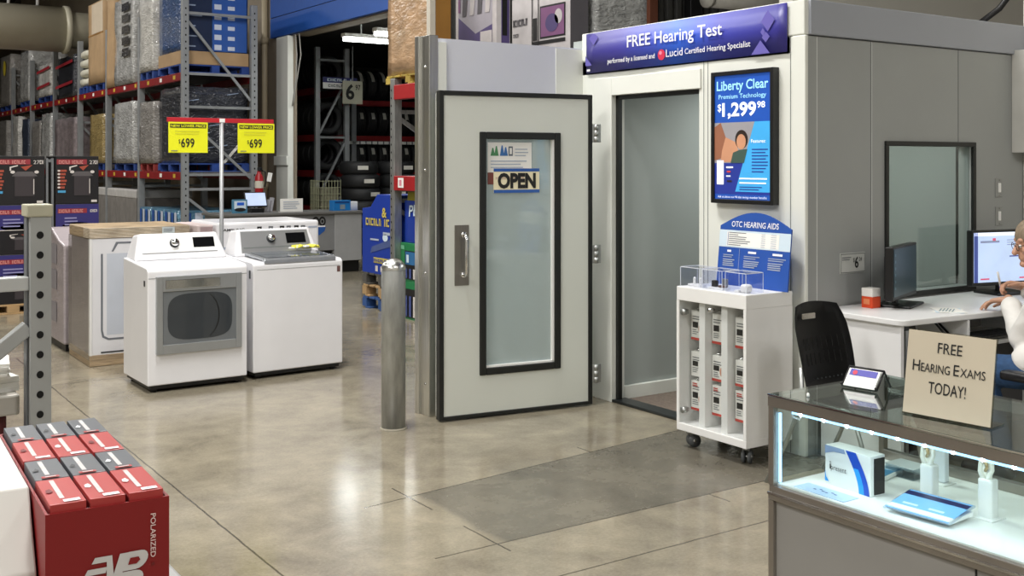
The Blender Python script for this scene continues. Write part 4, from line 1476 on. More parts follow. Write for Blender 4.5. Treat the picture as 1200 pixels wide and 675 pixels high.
mb.box(0.60, 0.02, 0.0185, 0.62, 0.34, 0.146, lam, 0.003)
mb.build('tray', ky)
mb = MB()
mb.box(0.06, 0.03, 0.0185, 0.54, 0.2, 0.034, black_pl, 0.004)
for a in range(4):
    for b in range(14):
        mb.box(0.07 + b * 0.033, 0.045 + a * 0.036, 0.034, 0.098 + b * 0.033, 0.075 + a * 0.036, 0.039, grey_pl)
mb.build('keyboard', ky)
pc = root('computer_tower', 'black computer tower standing in the shade under the desk', 'computer', (5.0, 3.5, 0))
mb = MB(); mb.box(0, 0, 0.0, 0.18, 0.40, 0.42, black_pl, 0.008); mb.build('case', pc)
mb = MB(); mb.box(0.02, -0.006, 0.05, 0.16, 0.0, 0.39, grey_pl, 0.003); mb.build('front_panel', pc)
for k, pts in enumerate((((5.12, 3.55, 0.76), (5.10, 3.42, 0.66), (5.16, 3.40, 0.60), (5.2, 3.46, 0.55), (5.12, 3.55, 0.43)), ((5.2, 3.6, 0.76), (5.17, 3.41, 0.62), (5.12, 3.4, 0.58), (5.06, 3.48, 0.43)))):
    cp = []
    P = [V(p) for p in pts]
    for i in range(len(P) - 1):
        for t in range(5):
            a, b, c, d = P[max(0, i - 1)], P[i], P[i + 1], P[min(len(P) - 1, i + 2)]
            u = t / 5
            cp.append(0.5 * ((2 * b) + (c - a) * u + (2 * a - 5 * b + 4 * c - d) * u * u + (3 * b - a - 3 * c + d) * u ** 3))
    cp.append(P[-1])
    mb = MB(); mb.tube(cp, 0.006, (grey_pl, black_pl)[k], 8)
    tag(mb.build('cable'), ('grey cable looping under the desk in front of the tower', 'black cable looping under the desk in front of the tower')[k], 'cable')


def monitor(name, label, loc, rz, w_, h_, foot, lit):
    r = root(name, label, 'monitor', loc, rz)
    z0 = foot
    mb = MB()
    mb.box(-w_ / 2, -0.022, z0, w_ / 2, 0.022, z0 + h_, black_pl, 0.005)
    mb.box(-w_ / 2 + 0.06, 0.02, z0 + 0.04, w_ / 2 - 0.06, 0.045, z0 + h_ - 0.05, black_pl, 0.01)
    mb.build('housing', r)
    mb = MB()
    mb.box(-w_ / 2 + 0.014, -0.0245, z0 + 0.022, w_ / 2 - 0.014, -0.022, z0 + h_ - 0.014, lit)
    f = FY(mb, -w_ / 2 + 0.014, -0.0245, z0 + 0.022, 0.0008)
    sw, sh_ = w_ - 0.028, h_ - 0.036
    if 'lit' in lit.name:
        bar = mat('ui_blue', '3b4a8c', 0.3, emit=0.6)
        f.rect(0, 0, 0.03, sh_, bar)
        f.rect(0, sh_ - 0.02, sw, sh_, mat('ui_pale', 'dfe6f4', 0.3, emit=0.9))
        f.rect(0.05, sh_ - 0.062, 0.2, sh_ - 0.05, mat('ui_grey', '7c86a0', 0.3, emit=0.6))
        f.rect(0.145, sh_ - 0.05, 0.17, sh_ - 0.035, mat('ui_red', 'c4506a', 0.3, emit=0.6), 2)
        f.rect(0.28, sh_ - 0.15, 0.36, sh_ - 0.143, bar)
        f.rect(0.05, 0.015, 0.12, 0.024, mat('ui_red', 'c4506a', 0.3))
        f.rect(0.36, 0.015, 0.46, 0.024, mat('ui_red', 'c4506a', 0.3))
        for q in range(3):
            f.rect(0.26, sh_ - 0.05 - q * 0.014, 0.26 + 0.1 + 0.04 * (q % 2), sh_ - 0.046 - q * 0.014, mat('ui_grey', '7c86a0', 0.3))
    else:
        ic = mat('icon_teal', '4a7078', 0.3, emit=0.2)
        for q in range(6):
            f.rect(0.02, sh_ - 0.04 - q * 0.036, 0.035, sh_ - 0.025 - q * 0.036, ic)
    mb.build('screen', r)
    mb = MB()
    mb.box(-0.03, 0.022, 0.01, 0.03, 0.045, z0 + h_ * 0.6, black_pl, 0.004)
    mb.build('neck', r)
    mb = MB()
    mb.box(-0.14, -0.09, 0.0, 0.14, 0.11, 0.014, black_pl, 0.006)
    mb.build('foot', r)
    return r


monitor('monitor', 'black monitor with dark teal desktop, seen nearly edge on before the window', (5.20, 3.80, DZ), math.radians(21), 0.48, 0.295, 0.045,
        mat('screen_dark_teal', '0f2a33', 0.3, emit=0.25))
monitor('monitor', 'black monitor with bright white page, facing the seated person', (6.19, 3.79, DZ), math.radians(-12), 0.56, 0.335, 0.055,
        mat('screen_lit', 'bcd0f0', 0.3, emit=0.55))
mb = MB()
mb.box(-0.036, -0.036, 0, 0.036, 0.036, 0.062, mat('tissue_orange', 'd8471c', 0.5, var=0.08), 0.003)
mb.box(-0.036, -0.036, 0.062, 0.036, 0.036, 0.108, mat('clear_top', 'e8e4de', 0.3), 0.003)
f = FX(mb, -0.036, 0.036, 0)
f.rect(0.015, 0.02, 0.055, 0.05, mat('orange_light', 'e68a5c', 0.5))
tag(mb.build('cube_dispenser', loc=(4.99, 3.84, DZ)), 'small orange and white cube box on the desk end under the wall price card', 'box')
mb = MB()
for q in range(3):
    mb.box(-0.1, -0.07, q * 0.0012, 0.1, 0.07, q * 0.0012 + 0.001, (paper, brd_l, paper)[q], M=Matrix.Rotation(0.2 * q, 4, 'Z'))
f = FZ(mb, -0.07, -0.04, 0.0036, 0.0006)
f.lines(0, 0.08, 0.14, 5, 0.016, 0.006, mat('print_teal_grey', '7d98a0', 0.5))
tag(mb.build('paper_sheets', loc=(5.22, 3.52, DZ + 0.0005), rotz=0.5), 'loose printed sheets on the desk before the dark monitor', 'papers')

# on the booth wall
mb = MB()
mb.box(0, -0.004, 0, 0.215, 0, 0.115, mat('price_card_grey', 'c2c4c0', 0.5), 0.001)
f = FY(mb, 0, -0.004, 0)
f.rect(0.004, 0.004, 0.211, 0.008, seam_m)
f.rect(0.004, 0.107, 0.211, 0.111, seam_m)
f.rect(0.004, 0.004, 0.007, 0.111, seam_m)
f.rect(0.208, 0.004, 0.211, 0.111, seam_m)
f.text('$', 0.108, 0.062, 0.024, ink, width=0.012)
f.text('6', 0.122, 0.03, 0.06, ink, width=0.032, bold=0.02)
f.text('24', 0.158, 0.066, 0.022, ink, width=0.024)
f.lines(0.012, 0.092, 0.11, 2, 0.012, 0.005, ink_grey)
tag(mb.build('wall_price_card', loc=(4.913, 3.99, 0.975)), 'small grey price card with large 6 on the booth wall left of window', 'price card')
for i, z in enumerate((1.437, 1.257)):
    lw = root('light_switch', ('upper of the two grey light switches on the wall right of window', 'lower of the two grey light switches on the wall right of window')[i], 'switch', (6.449, 3.99, z), group='light switches')
    mb = MB()
    mb.box(-0.038, -0.006, -0.06, 0.038, 0, 0.06, mat('switch_plate', '9a9c9a', 0.4, 0.3), 0.003)
    mb.cyl((0, -0.006, 0.048), (0, -0.009, 0.048), 0.004, chrome, seg=8)
    mb.cyl((0, -0.006, -0.048), (0, -0.009, -0.048), 0.004, chrome, seg=8)
    mb.build('plate', lw)
    mb = MB(); mb.box(-0.014, -0.012, -0.03, 0.014, -0.006, 0.03, white_pl, 0.003); mb.build('rocker', lw)
mb = MB()
mb.box(0, -0.10, 0, 0.115, 0.0, 0.66, mat('cover_beige', 'c9c8c2', 0.5), 0.005)
mb.box(0.01, -0.103, 0.02, 0.105, -0.10, 0.64, mat('cover_beige', 'c9c8c2', 0.5), 0.002)
tag(mb.build('wall_cover', loc=(6.595, 3.99, 1.66)), 'tall beige cover box fixed in the corner high on booth wall', 'cover')
mb = MB()
mb.tube([(6.50, 4.3, 2.45), (6.60, 4.25, 2.50), (6.72, 4.15, 2.62), (6.78, 4.05, 2.78), (6.79, 4.02, 3.0), (6.79, 4.02, 3.4)], 0.02, black_pl, 12)
tag(mb.build('hose'), 'black hose rising from the booth roof beside the beige wall', 'hose')

# ------------------------------------------------------------------ black visitor chair
vc = root('visitor_chair', 'black plastic chair with perforated backrest between showcase and desk', 'chair', (4.31, 3.55, 0))
mb = MB()
b = bmesh.new()
rows, cols = 9, 9
g = []
for i in range(rows):
    t = i / (rows - 1)
    z = 0.485 + 0.40 * t
    hw = 0.185 + 0.012 * math.sin(PI * t) - (0.03 * max(0, t - 0.8) / 0.2)
    yb = 0.0 + 0.10 * t * (0.6 + 0.4 * t)
    rw = []
    for j in range(cols):
        u = -1 + 2 * j / (cols - 1)
        rw.append(b.verts.new((u * hw, yb + 0.03 - 0.035 * u * u, z + (0.016 * (1 - u * u) if i == rows - 1 else 0))))
    g.append(rw)
for i in range(rows - 1):
    for j in range(cols - 1):
        if i == rows - 2 and j in (2, 3):
            pass
        b.faces.new((g[i][j], g[i][j + 1], g[i + 1][j + 1], g[i + 1][j]))
bmesh.ops.solidify(b, geom=list(b.faces), thickness=0.012)
bmesh.ops.recalc_face_normals(b, faces=b.faces)
mb.take(b, black_pl, None, True)
for j in range(9):
    u = -0.8 + 0.2 * j
    for s0 in (0.3, 0.48):
        p0 = V((u * 0.185, 0.10 * s0 * (0.6 + 0.4 * s0) + 0.017 - 0.035 * u * u, 0.485 + 0.4 * s0))
        s1 = s0 + 0.14
        p1 = V((u * 0.185, 0.10 * s1 * (0.6 + 0.4 * s1) + 0.017 - 0.035 * u * u, 0.485 + 0.4 * s1))
        mb.bar(p0, p1, 0.004, 0.003, mat('slot_black', '050505', 0.9))
for j in range(8):
    mb.ball((-0.1 + j * 0.03, 0.026, 0.535), 0.004, grey_pl, seg=8)
mb.build('backrest', vc)
mb = MB(); mb.box(-0.125, 0.075, 0.822, -0.03, 0.086, 0.852, mat('handle_silver', 'b8b4ac', 0.25, 0.9), 0.004, M=Matrix.Translation((0, -0.002, 0))); mb.build('grip', vc)
mb = MB()
mb.prism([(-0.19, 0.02), (-0.205, -0.2), (-0.18, -0.38), (0.18, -0.38), (0.205, -0.2), (0.19, 0.02)], (0, 0.0, 0.475), (1, 0, 0), (0, 1, 0), 0.02, black_pl, 0.008)
mb.build('seat', vc)
for sx in (-1, 1):
    mb = MB(); mb.tube([(sx * 0.185, 0.03, 0.60), (sx * 0.19, 0.02, 0.44), (sx * 0.205, 0.11, 0.22), (sx * 0.215, 0.23, 0.0)], 0.011, galv, 10); mb.build('leg', vc)
    mb = MB(); mb.tube([(sx * 0.19, -0.05, 0.445), (sx * 0.195, -0.28, 0.44), (sx * 0.205, -0.34, 0.3), (sx * 0.215, -0.40, 0.0)], 0.011, galv, 10); mb.build('leg', vc)

# ------------------------------------------------------------------ person at the desk
skin = mat('skin', 'c99a80', 0.5, var=0.06, scale=30)
coat_m = mat('white_coat', 'e4e1dc', 0.75, var=0.03, scale=6, bump=0.25, bscale=9)
jean_m = mat('blue_denim', '29486e', 0.85, var=0.18, scale=40, bump=0.2, bscale=60)
hair_m = mat('grey_hair', '8a7a66', 0.7, var=0.25, scale=60, bump=0.4, stretch=(1, 1, 0.2))


def capsule(b, p0, p1, r0, r1):
    p0, p1 = V(p0), V(p1)
    d = (p1 - p0)
    q = V((0, 0, 1)).rotation_difference(d.normalized()).to_matrix().to_4x4()
    for p, r in ((p0, r0), (p1, r1)):
        bmesh.ops.create_uvsphere(b, u_segments=16, v_segments=10, radius=r, matrix=Matrix.Translation(p) @ q)
    bmesh.ops.create_cone(b, cap_ends=True, segments=16, radius1=r0, radius2=r1, depth=d.length, matrix=Matrix.Translation((p0 + p1) / 2) @ q)


def ellip(b, c, rx, ry, rz_, M=None):
    bmesh.ops.create_uvsphere(b, u_segments=24, v_segments=16, radius=1, matrix=Matrix.Translation(c) @ (M if M else Matrix()) @ Matrix.Diagonal((rx, ry, rz_, 1)))


def fuse(b, m, name, parent, voxel, smooth=4, wrinkle=0.0):
    me = bpy.data.meshes.new(name)
    b.to_mesh(me)
    b.free()
    o = bpy.data.objects.new(name, me)
    COL.objects.link(o)
    r = o.modifiers.new('r', 'REMESH')
    r.mode = 'VOXEL'
    r.voxel_size = voxel
    r.use_smooth_shade = True
    sm_ = o.modifiers.new('s', 'SMOOTH')
    sm_.factor = 0.5
    sm_.iterations = smooth
    dg = bpy.context.evaluated_depsgraph_get()
    dg.update()
    m2 = bpy.data.meshes.new_from_object(o.evaluated_get(dg))
    o.modifiers.clear()
    o.data = m2
    bpy.data.meshes.remove(me)
    if wrinkle:
        nor = [v.normal.copy() for v in m2.vertices]
        for v, n_ in zip(m2.vertices, nor):
            k = 1 - 2 * abs(noise.noise(V((v.co.x * 7 + v.co.z * 5, v.co.y * 7 - v.co.z * 4, v.co.z * 15)))) + 0.25 * noise.noise(v.co * 34)
            v.co += n_ * wrinkle * k
    for p in m2.polygons:
        p.use_smooth = True
    m2.materials.clear()
    m2.materials.append(m)
    o.parent = parent
    return o


pe = root('person', 'seated person in white coat and jeans writing at the desk with a pen', 'person', (0, 0, 0))
HIPL, HIPR, KNL, KNR = (5.29, 2.78, 0.545), (5.48, 2.76, 0.545), (5.135, 3.28, 0.535), (5.50, 3.20, 0.545)
ANL, ANR = (5.12, 3.14, 0.10), (5.52, 3.10, 0.10)
SHL, SHR, ELL, ELR = (5.20, 2.92, 1.03), (5.57, 2.92, 1.04), (5.235, 3.10, 0.70), (5.66, 3.12, 0.76)
WRL, WRR = (5.435, 3.305, 0.868), (5.60, 3.32, 0.925)
CH, PELV, NK = (5.375, 2.93, 0.98), (5.385, 2.77, 0.58), (5.33, 2.975, 1.07)
HD = V((5.262, 3.055, 1.195))
hf = V((-0.72, 0.66, -0.22)).normalized()      # way the face looks
hr = hf.cross(V((0, 0, 1))).normalized()
hu = hr.cross(hf)
HM = Matrix((hr, hf, hu)).transposed().to_4x4()
hp = lambda x, y, z: HD + hr * x + hf * y + hu * z
b = bmesh.new()
ellip(b, HD, 0.074, 0.092, 0.108, HM)
ellip(b, hp(0, 0.035, -0.055), 0.055, 0.058, 0.06, HM)
capsule(b, hp(0, 0.088, 0.005), hp(0, 0.108, -0.03), 0.010, 0.015)
capsule(b, hp(-0.018, 0.083, -0.063), hp(0.018, 0.083, -0.063), 0.009, 0.009)
ellip(b, hp(0, 0.078, -0.095), 0.024, 0.02, 0.018, HM)
capsule(b, hp(-0.04, 0.076, 0.028), hp(0.04, 0.076, 0.028), 0.012, 0.012)
for sx in (-1, 1):
    ellip(b, hp(sx * 0.076, -0.008, -0.01), 0.012, 0.02, 0.032, HM)
    ellip(b, hp(sx * 0.042, 0.062, -0.025), 0.024, 0.022, 0.02, HM)
capsule(b, NK, hp(0, -0.02, -0.08), 0.056, 0.052)
capsule(b, CH, NK, 0.10, 0.06)
capsule(b, PELV, CH, 0.125, 0.12)
for a in ((SHL, ELL, 0.05, 0.04), (SHR, ELR, 0.05, 0.04), (ELL, WRL, 0.04, 0.027), (ELR, WRR, 0.04, 0.027), (CH, SHL, 0.07, 0.05), (CH, SHR, 0.07, 0.05),
          (HIPL, KNL, 0.075, 0.055), (HIPR, KNR, 0.075, 0.055), (KNL, ANL, 0.052, 0.036), (KNR, ANR, 0.052, 0.036), (PELV, HIPL, 0.1, 0.08), (PELV, HIPR, 0.1, 0.08)):
    capsule(b, *a)
for an in (ANL, ANR):
    capsule(b, an, (an[0] - 0.02, an[1] + 0.03, 0.05), 0.036, 0.034)
    capsule(b, (an[0] - 0.02, an[1] + 0.03, 0.05), (an[0] - 0.04, an[1] + 0.16, 0.038), 0.034, 0.026)


def hand(b, wrist, fwd, nrm, side, curls, spread=0.09):
    """palm box of capsules, four fingers of unequal length and a thumb from the side"""
    wr, fwd, nrm = V(wrist), V(fwd).normalized(), V(nrm).normalized()
    lat = fwd.cross(nrm).normalized() * side          # towards the thumb
    nrm = lat.cross(fwd).normalized() * side
    for k in range(4):
        o = (1.5 - k) * 0.0195
        capsule(b, wr + lat * o * 0.55, wr + fwd * (0.085 - 0.006 * abs(k - 1)) + lat * o, 0.019, 0.0130)
    for k, ln in enumerate((0.072, 0.082, 0.076, 0.058)):
        o = (1.5 - k) * 0.0195
        p = wr + fwd * (0.085 - 0.006 * abs(k - 1)) + lat * o
        d = (fwd + lat * (1.5 - k) * spread).normalized()
        ang = 0
        r = (0.0098, 0.0102, 0.0096, 0.0086)[k]
        for sgm, fr_ in enumerate((0.45, 0.30, 0.25)):
            ang += curls[k] * (0.8, 1.1, 0.8)[sgm]
            dd_ = d * math.cos(ang) - nrm * math.sin(ang)
            q = p + dd_ * ln * fr_
            capsule(b, p, q, r, r * 0.92)
            p, r = q, r * 0.92
    p = wr + fwd * 0.025 + lat * 0.03
    for dd_, ln, r in (((fwd * 0.7 + lat * 0.75 - nrm * 0.25), 0.038, 0.0125), ((fwd * 0.95 + lat * 0.3 - nrm * 0.35), 0.032, 0.0105), ((fwd * 1.0 + lat * 0.02 - nrm * 0.35), 0.024, 0.009)):
        q = p + dd_.normalized() * ln
        capsule(b, p, q, r, r * 0.9)
        p = q


hand(b, WRL, (-0.25, 1.0, -0.18), (0.05, 0.2, 1), 1, (0.34, 0.32, 0.34, 0.38))
hand(b, WRR, (-0.75, 0.62, 0.18), (0.3, 0.15, 0.9), -1, (0.62, 0.75, 0.85, 0.95), 0.02)
body = fuse(b, skin, 'body', pe, 0.0042, 2)
b = bmesh.new()
for a in ((SHL, ELL, 0.078, 0.068), (SHR, ELR, 0.078, 0.068), (CH, SHL, 0.13, 0.08), (CH, SHR, 0.13, 0.08), (CH, PELV, 0.165, 0.165), (NK, CH, 0.075, 0.13),
          (PELV, (5.30, 2.93, 0.585), 0.14, 0.10), (PELV, (5.46, 2.95, 0.585), 0.14, 0.10), (PELV, HIPL, 0.14, 0.12), (PELV, HIPR, 0.14, 0.12), ((5.28, 2.82, 0.60), (5.215, 3.04, 0.60), 0.125, 0.10)):
    capsule(b, *a)
lerp = lambda p, q, t: V(p).lerp(V(q), t)
capsule(b, ELL, lerp(ELL, WRL, 0.82), 0.068, 0.05)
capsule(b, ELR, lerp(ELR, WRR, 0.82), 0.068, 0.05)
for k in range(9):
    t = PI * 2 * k / 9
    c0 = V(NK) + V((0.066 * math.cos(t), 0.06 * math.sin(t) - 0.005, 0.0))
    t2 = PI * 2 * (k + 1) / 9
    c1 = V(NK) + V((0.066 * math.cos(t2), 0.06 * math.sin(t2) - 0.005, 0.0))
    capsule(b, c0, c1, 0.018, 0.018)
coat = fuse(b, coat_m, 'coat', pe, 0.008, 10, 0.0045)
b = bmesh.new()
for a in ((HIPL, KNL, 0.10, 0.078), (HIPR, KNR, 0.10, 0.078), (KNL, lerp(KNL, ANL, 0.92), 0.076, 0.06), (KNR, lerp(KNR, ANR, 0.92), 0.076, 0.06)):
    capsule(b, *a)
fuse(b, jean_m, 'jeans', pe, 0.009, 4, 0.004)
for an in (ANL, ANR):
    b = bmesh.new()
    capsule(b, (an[0] - 0.005, an[1] - 0.02, 0.045), (an[0] - 0.04, an[1] + 0.17, 0.036), 0.046, 0.036)
    capsule(b, (an[0] - 0.005, an[1] + 0.0, 0.08), (an[0] - 0.03, an[1] + 0.1, 0.05), 0.045, 0.038)
    fuse(b, mat('dark_shoe', '241f1d', 0.5), 'shoe', pe, 0.006, 3)
b = bmesh.new()
ellip(b, hp(0, -0.010, 0.038), 0.083, 0.097, 0.088, HM)
ellip(b, hp(0, -0.05, -0.03), 0.07, 0.062, 0.075, HM)
fuse(b, hair_m, 'hair', pe, 0.006, 3, 0.004)
mb = MB()
for sx in (-1, 1):
    ring = [hp(sx * 0.034 + 0.024 * math.cos(t), 0.099, -0.002 + 0.018 * math.sin(t)) for t in [2 * PI * k / 16 for k in range(17)]]
    mb.tube(ring, 0.0016, black_pl, 6)
    mb.tube([hp(sx * 0.058, 0.097, 0.004), hp(sx * 0.082, 0.06, 0.006), hp(sx * 0.084, -0.01, 0.006)], 0.0016, black_pl, 6)
mb.tube([hp(-0.01, 0.10, 0.002), hp(0.01, 0.10, 0.002)], 0.0016, black_pl, 6)
mb.build('glasses', pe)
for sx in (-1, 1):
    mb = MB()
    mb.ball(hp(sx * 0.03, 0.083, 0.0), 0.0085, white_pl, seg=12)
    mb.ball(hp(sx * 0.03, 0.089, -0.001), 0.0042, mat('iris_brown', '3a2a1e', 0.2), seg=10)
    mb.build('eye', pe)
pn = root('pen', 'white and purple pen held upright in the writing hand of seated person', 'pen', (0, 0, 0))
p0, p1 = V((5.53, 3.40, 0.885)), V((5.465, 3.385, 1.005))
mb = MB(); mb.cyl(lerp(p0, p1, 0.35), p1, 0.006, white_pl, seg=12); mb.build('barrel', pn)
mb = MB(); mb.cyl(lerp(p0, p1, 0.12), lerp(p0, p1, 0.35), 0.0062, mat('pen_purple', '5a3cc0', 0.4), seg=12); mb.cyl(p0, lerp(p0, p1, 0.12), 0.001, mat('pen_purple', '5a3cc0', 0.4), r1=0.006, seg=12); mb.build('grip', pn)
oc = root('office_chair', 'black office chair under the seated person', 'chair', (5.385, 2.74, 0))
blk = mat('black_leatherette', '17171a', 0.4, var=0.1, bump=0.1, bscale=40)
mb = MB(); mb.box(-0.26, -0.22, 0.35, 0.26, 0.25, 0.43, blk, 0.035, 4, smooth=True); mb.build('seat', oc)
mb = MB(); mb.box(-0.23, -0.33, 0.48, 0.23, -0.25, 1.0, blk, 0.035, 4, smooth=True); mb.build('backrest', oc)
for sx in (-1, 1):
    mb = MB()
    mb.tube([(sx * 0.24, 0.05, 0.38), (sx * 0.35, 0.05, 0.40), (sx * 0.365, 0.05, 0.54)], 0.016, black_pl, 10)
    mb.box(sx * 0.365 - 0.04, -0.16, 0.53, sx * 0.365 + 0.04, 0.34, 0.575, blk, 0.014, 3, smooth=True)
    mb.build('armrest', oc)
mb = MB(); mb.cyl((0, 0, 0.07), (0, 0, 0.36), 0.03, black_pl); mb.build('column', oc)
mb = MB(); mb.bar((0, -0.2, 0.34), (0, -0.29, 0.55), 0.06, 0.02, black_pl); mb.build('back_bracket', oc)
for k in range(5):
    a = 2 * PI * k / 5 + 0.3
    mb = MB()
    mb.bar((0, 0, 0.085), (0.27 * math.cos(a), 0.27 * math.sin(a), 0.065), 0.04, 0.03, black_pl, bev=0.006)
    mb.cyl((0.27 * math.cos(a) - 0.02 * math.sin(a), 0.27 * math.sin(a) + 0.02 * math.cos(a), 0.028), (0.27 * math.cos(a) + 0.02 * math.sin(a), 0.27 * math.sin(a) - 0.02 * math.cos(a), 0.028), 0.028, black_pl)
    mb.build('leg', oc)

# ------------------------------------------------------------------ tyre bay opening, right of the long rack
tan_w = mat('tan_wall', '8d8272', 0.75, var=0.08, scale=1)
bay_in = mat('bay_inside_grey', '6e6d6a', 0.8, var=0.06)
hdr_blue = mat('header_blue', '1d53a8', 0.45, var=0.03)
mb = MB()
mb.box(6.9, 16.44, 0, 6.95, 40, 8.1, tan_w)
mb.box(6.9, 12.0, 3.64, 7.15, 16.44, 8.1, tan_w)
struct('wall_bay', mb)
mb = MB()
mb.box(6.82, 12.0, 3.66, 6.9, 17.26, 3.985, hdr_blue, 0.004)
mb.box(6.82, 12.0, 3.995, 6.9, 17.26, 5.3, hdr_blue, 0.004)
mb.box(6.83, 12.0, 3.98, 6.9, 17.24, 4.0, black_pl)
struct('trim_5', mb)
mb = MB()
mb.box(6.80, 16.46, 0.0, 6.9, 16.95, 3.64, white_panel, 0.01)
mb.box(6.77, 16.44, 1.55, 6.80, 16.98, 1.70, white_panel, 0.004)
struct('trim_6', mb)
mb = MB()
mb.box(7.15, 26, 0, 16, 26.2, 4.2, bay_in)
mb.box(16, 12.0, 0, 16.2, 26, 4.2, bay_in)
mb.box(7.15, 12.0, 4.1, 16, 26, 4.2, bay_in)
for k in range(20):
    mb.box(7.2, 25.94, 0.2 + k * 0.2, 16, 26, 0.27 + k * 0.2, bay_in, 0.01)
struct('wall_bay_inside', mb)
pp = root('wall_pipe', 'beige vertical pipe with coupling on the tan wall beside long rack', 'pipe', (6.84, 17.56, 0))
bpz = mat('pipe_beige', 'b5a88e', 0.5)
mb = MB(); mb.cyl((0, 0, 0), (0, 0, 5.5), 0.05, bpz); mb.build('pipe', pp)
for z in (1.2, 3.65):
    mb = MB(); mb.cyl((0, 0, z - 0.05), (0, 0, z + 0.05), 0.065, bpz); mb.build('coupling', pp)
tube_m = mat('lamp_tube', 'f4f7f2', 0.4, emit=10.0, var=0)
for i, (x0, y0) in enumerate(((7.22, 15.3), (7.3, 14.4), (7.3, 13.7))):
    tl_ = root('strip_lamp', ('lit strip lamp in tyre bay, lowest of three in the photo', 'lit strip lamp in tyre bay, middle of the three', 'lit strip lamp in tyre bay nearest the wrapped brown load')[i], 'lamp', (x0, y0, 3.5), group='bay strip lamps')
    mb = MB(); mb.box(0, -0.07, 0.03, 2.4, 0.07, 0.09, white_pl, 0.01); mb.box(0.3, -0.01, 0.09, 0.32, 0.01, 0.6, galv); mb.box(2.1, -0.01, 0.09, 2.12, 0.01, 0.6, galv); mb.build('housing', tl_)
    mb = MB(); mb.box(0.02, -0.065, -0.03, 2.38, 0.065, 0.029, tube_m, 0.02); mb.build('tube', tl_)
area('bay_light', (7.15, 15.0, 3.44), 0.3, 0.3, 8, (0.95, 1, 1))
mb = MB()
for k, dx in enumerate((0.0, 0.16)):
    mb.tube([(6.86, 16.30 - dx, 3.64), (6.88, 16.28 - dx, 3.3), (6.88, 16.34, 2.9 - 0.12 * k), (6.88, 16.40, 2.7 - 0.1 * k), (6.86, 16.42, 2.5)], 0.011, mat('conduit_grey', 'a4a29c', 0.5), 8)
tag(mb.build('conduit'), 'bent grey conduits at the top corner of the tyre bay opening', 'conduit')

# ------------------------------------------------------------------ long pallet rack
wrapn = [0]


def load_mesh(w_, d, h, m, jit=0.015, cuts=7, bev=0.02, taper=0.0):
    b = bmesh.new()
    bmesh.ops.create_cube(b, size=1)
    for v in b.verts:
        v.co = V(((v.co.x + 0.5) * w_, (v.co.y + 0.5) * d, (v.co.z + 0.5) * h))
    bmesh.ops.subdivide_edges(b, edges=list(b.edges), cuts=cuts, use_grid_fill=True)
    sd = random.random() * 50
    for v in b.verts:
        nv = noise.noise_vector(V((v.co.x * 4, v.co.y * 4, v.co.z * 4)) + V((sd, sd, sd)))
        k = 1 if v.co.z > 0.01 else 0
        v.co += V((nv.x, nv.y, nv.z * k)) * jit
        if taper:
            v.co.x += (w_ / 2 - v.co.x) * taper * (v.co.z / h)
            v.co.y += (d / 2 - v.co.y) * taper * (v.co.z / h)
    mb_ = MB()
    mb_.take(b, m, None, True)
    return mb_


def wrapmat(name, col, rough=0.3, bump=0.6):
    m = mat(name, col, rough, 0.0, var=0.28, scale=4, bump=0.6 if bump > 0.5 else bump, bscale=6, stretch=(1, 1, 2.2), coat=0.6)
    for n in m.node_tree.nodes:
        if n.type == 'BUMP':
            n.inputs['Distance'].default_value = 0.06
        if n.type == 'TEX_NOISE' and abs(n.inputs['Scale'].default_value - 6) < 0.1:
            n.inputs['Detail'].default_value = 1.5
            n.inputs['Scale'].default_value = 9
            n.inputs['Distortion'].default_value = 1.2
    return m


w_white, w_grey, w_silver, w_dark = wrapmat('wrap_white', 'cfcdc8'), wrapmat('wrap_grey', '96928e'), wrapmat('wrap_silver', 'b4b4b2', 0.22), wrapmat('wrap_dark', '33353c', 0.25)
w_blue, w_mauve, w_brown, w_yel = wrapmat('wrap_blue', '2f4f80'), wrapmat('wrap_mauve', '8d8284', 0.4, 0.3), wrapmat('wrap_brown', 'a98b6c', 0.25, 0.16), wrapmat('wrap_ochre', '9a8658')
bags = mat('bag_white', 'c9c6b6', 0.6, var=0.1, bump=0.3)


def pallet(label, loc, w_=1.0, d=1.0, m=None, grp=None, h=0.13):
    m = m or pallet_blue
    mb_ = MB()
    for k in range(6):
        mb_.box(0, d * k / 6 + 0.01, h - 0.02, w_, d * (k + 1) / 6 - 0.02, h, m, 0.003)
    for k in range(3):
        mb_.box(0, d * k / 2.5 + 0.0, 0, w_, d * k / 2.5 + 0.1, 0.018, m, 0.003)
        for j in range(3):
            mb_.box((w_ - 0.12) * j / 2, (d - 0.1) * k / 2, 0.018, (w_ - 0.12) * j / 2 + 0.12, (d - 0.1) * k / 2 + 0.1, h - 0.02, m)
    return tag(mb_.build('pallet', loc=loc), label, 'pallet', grp)


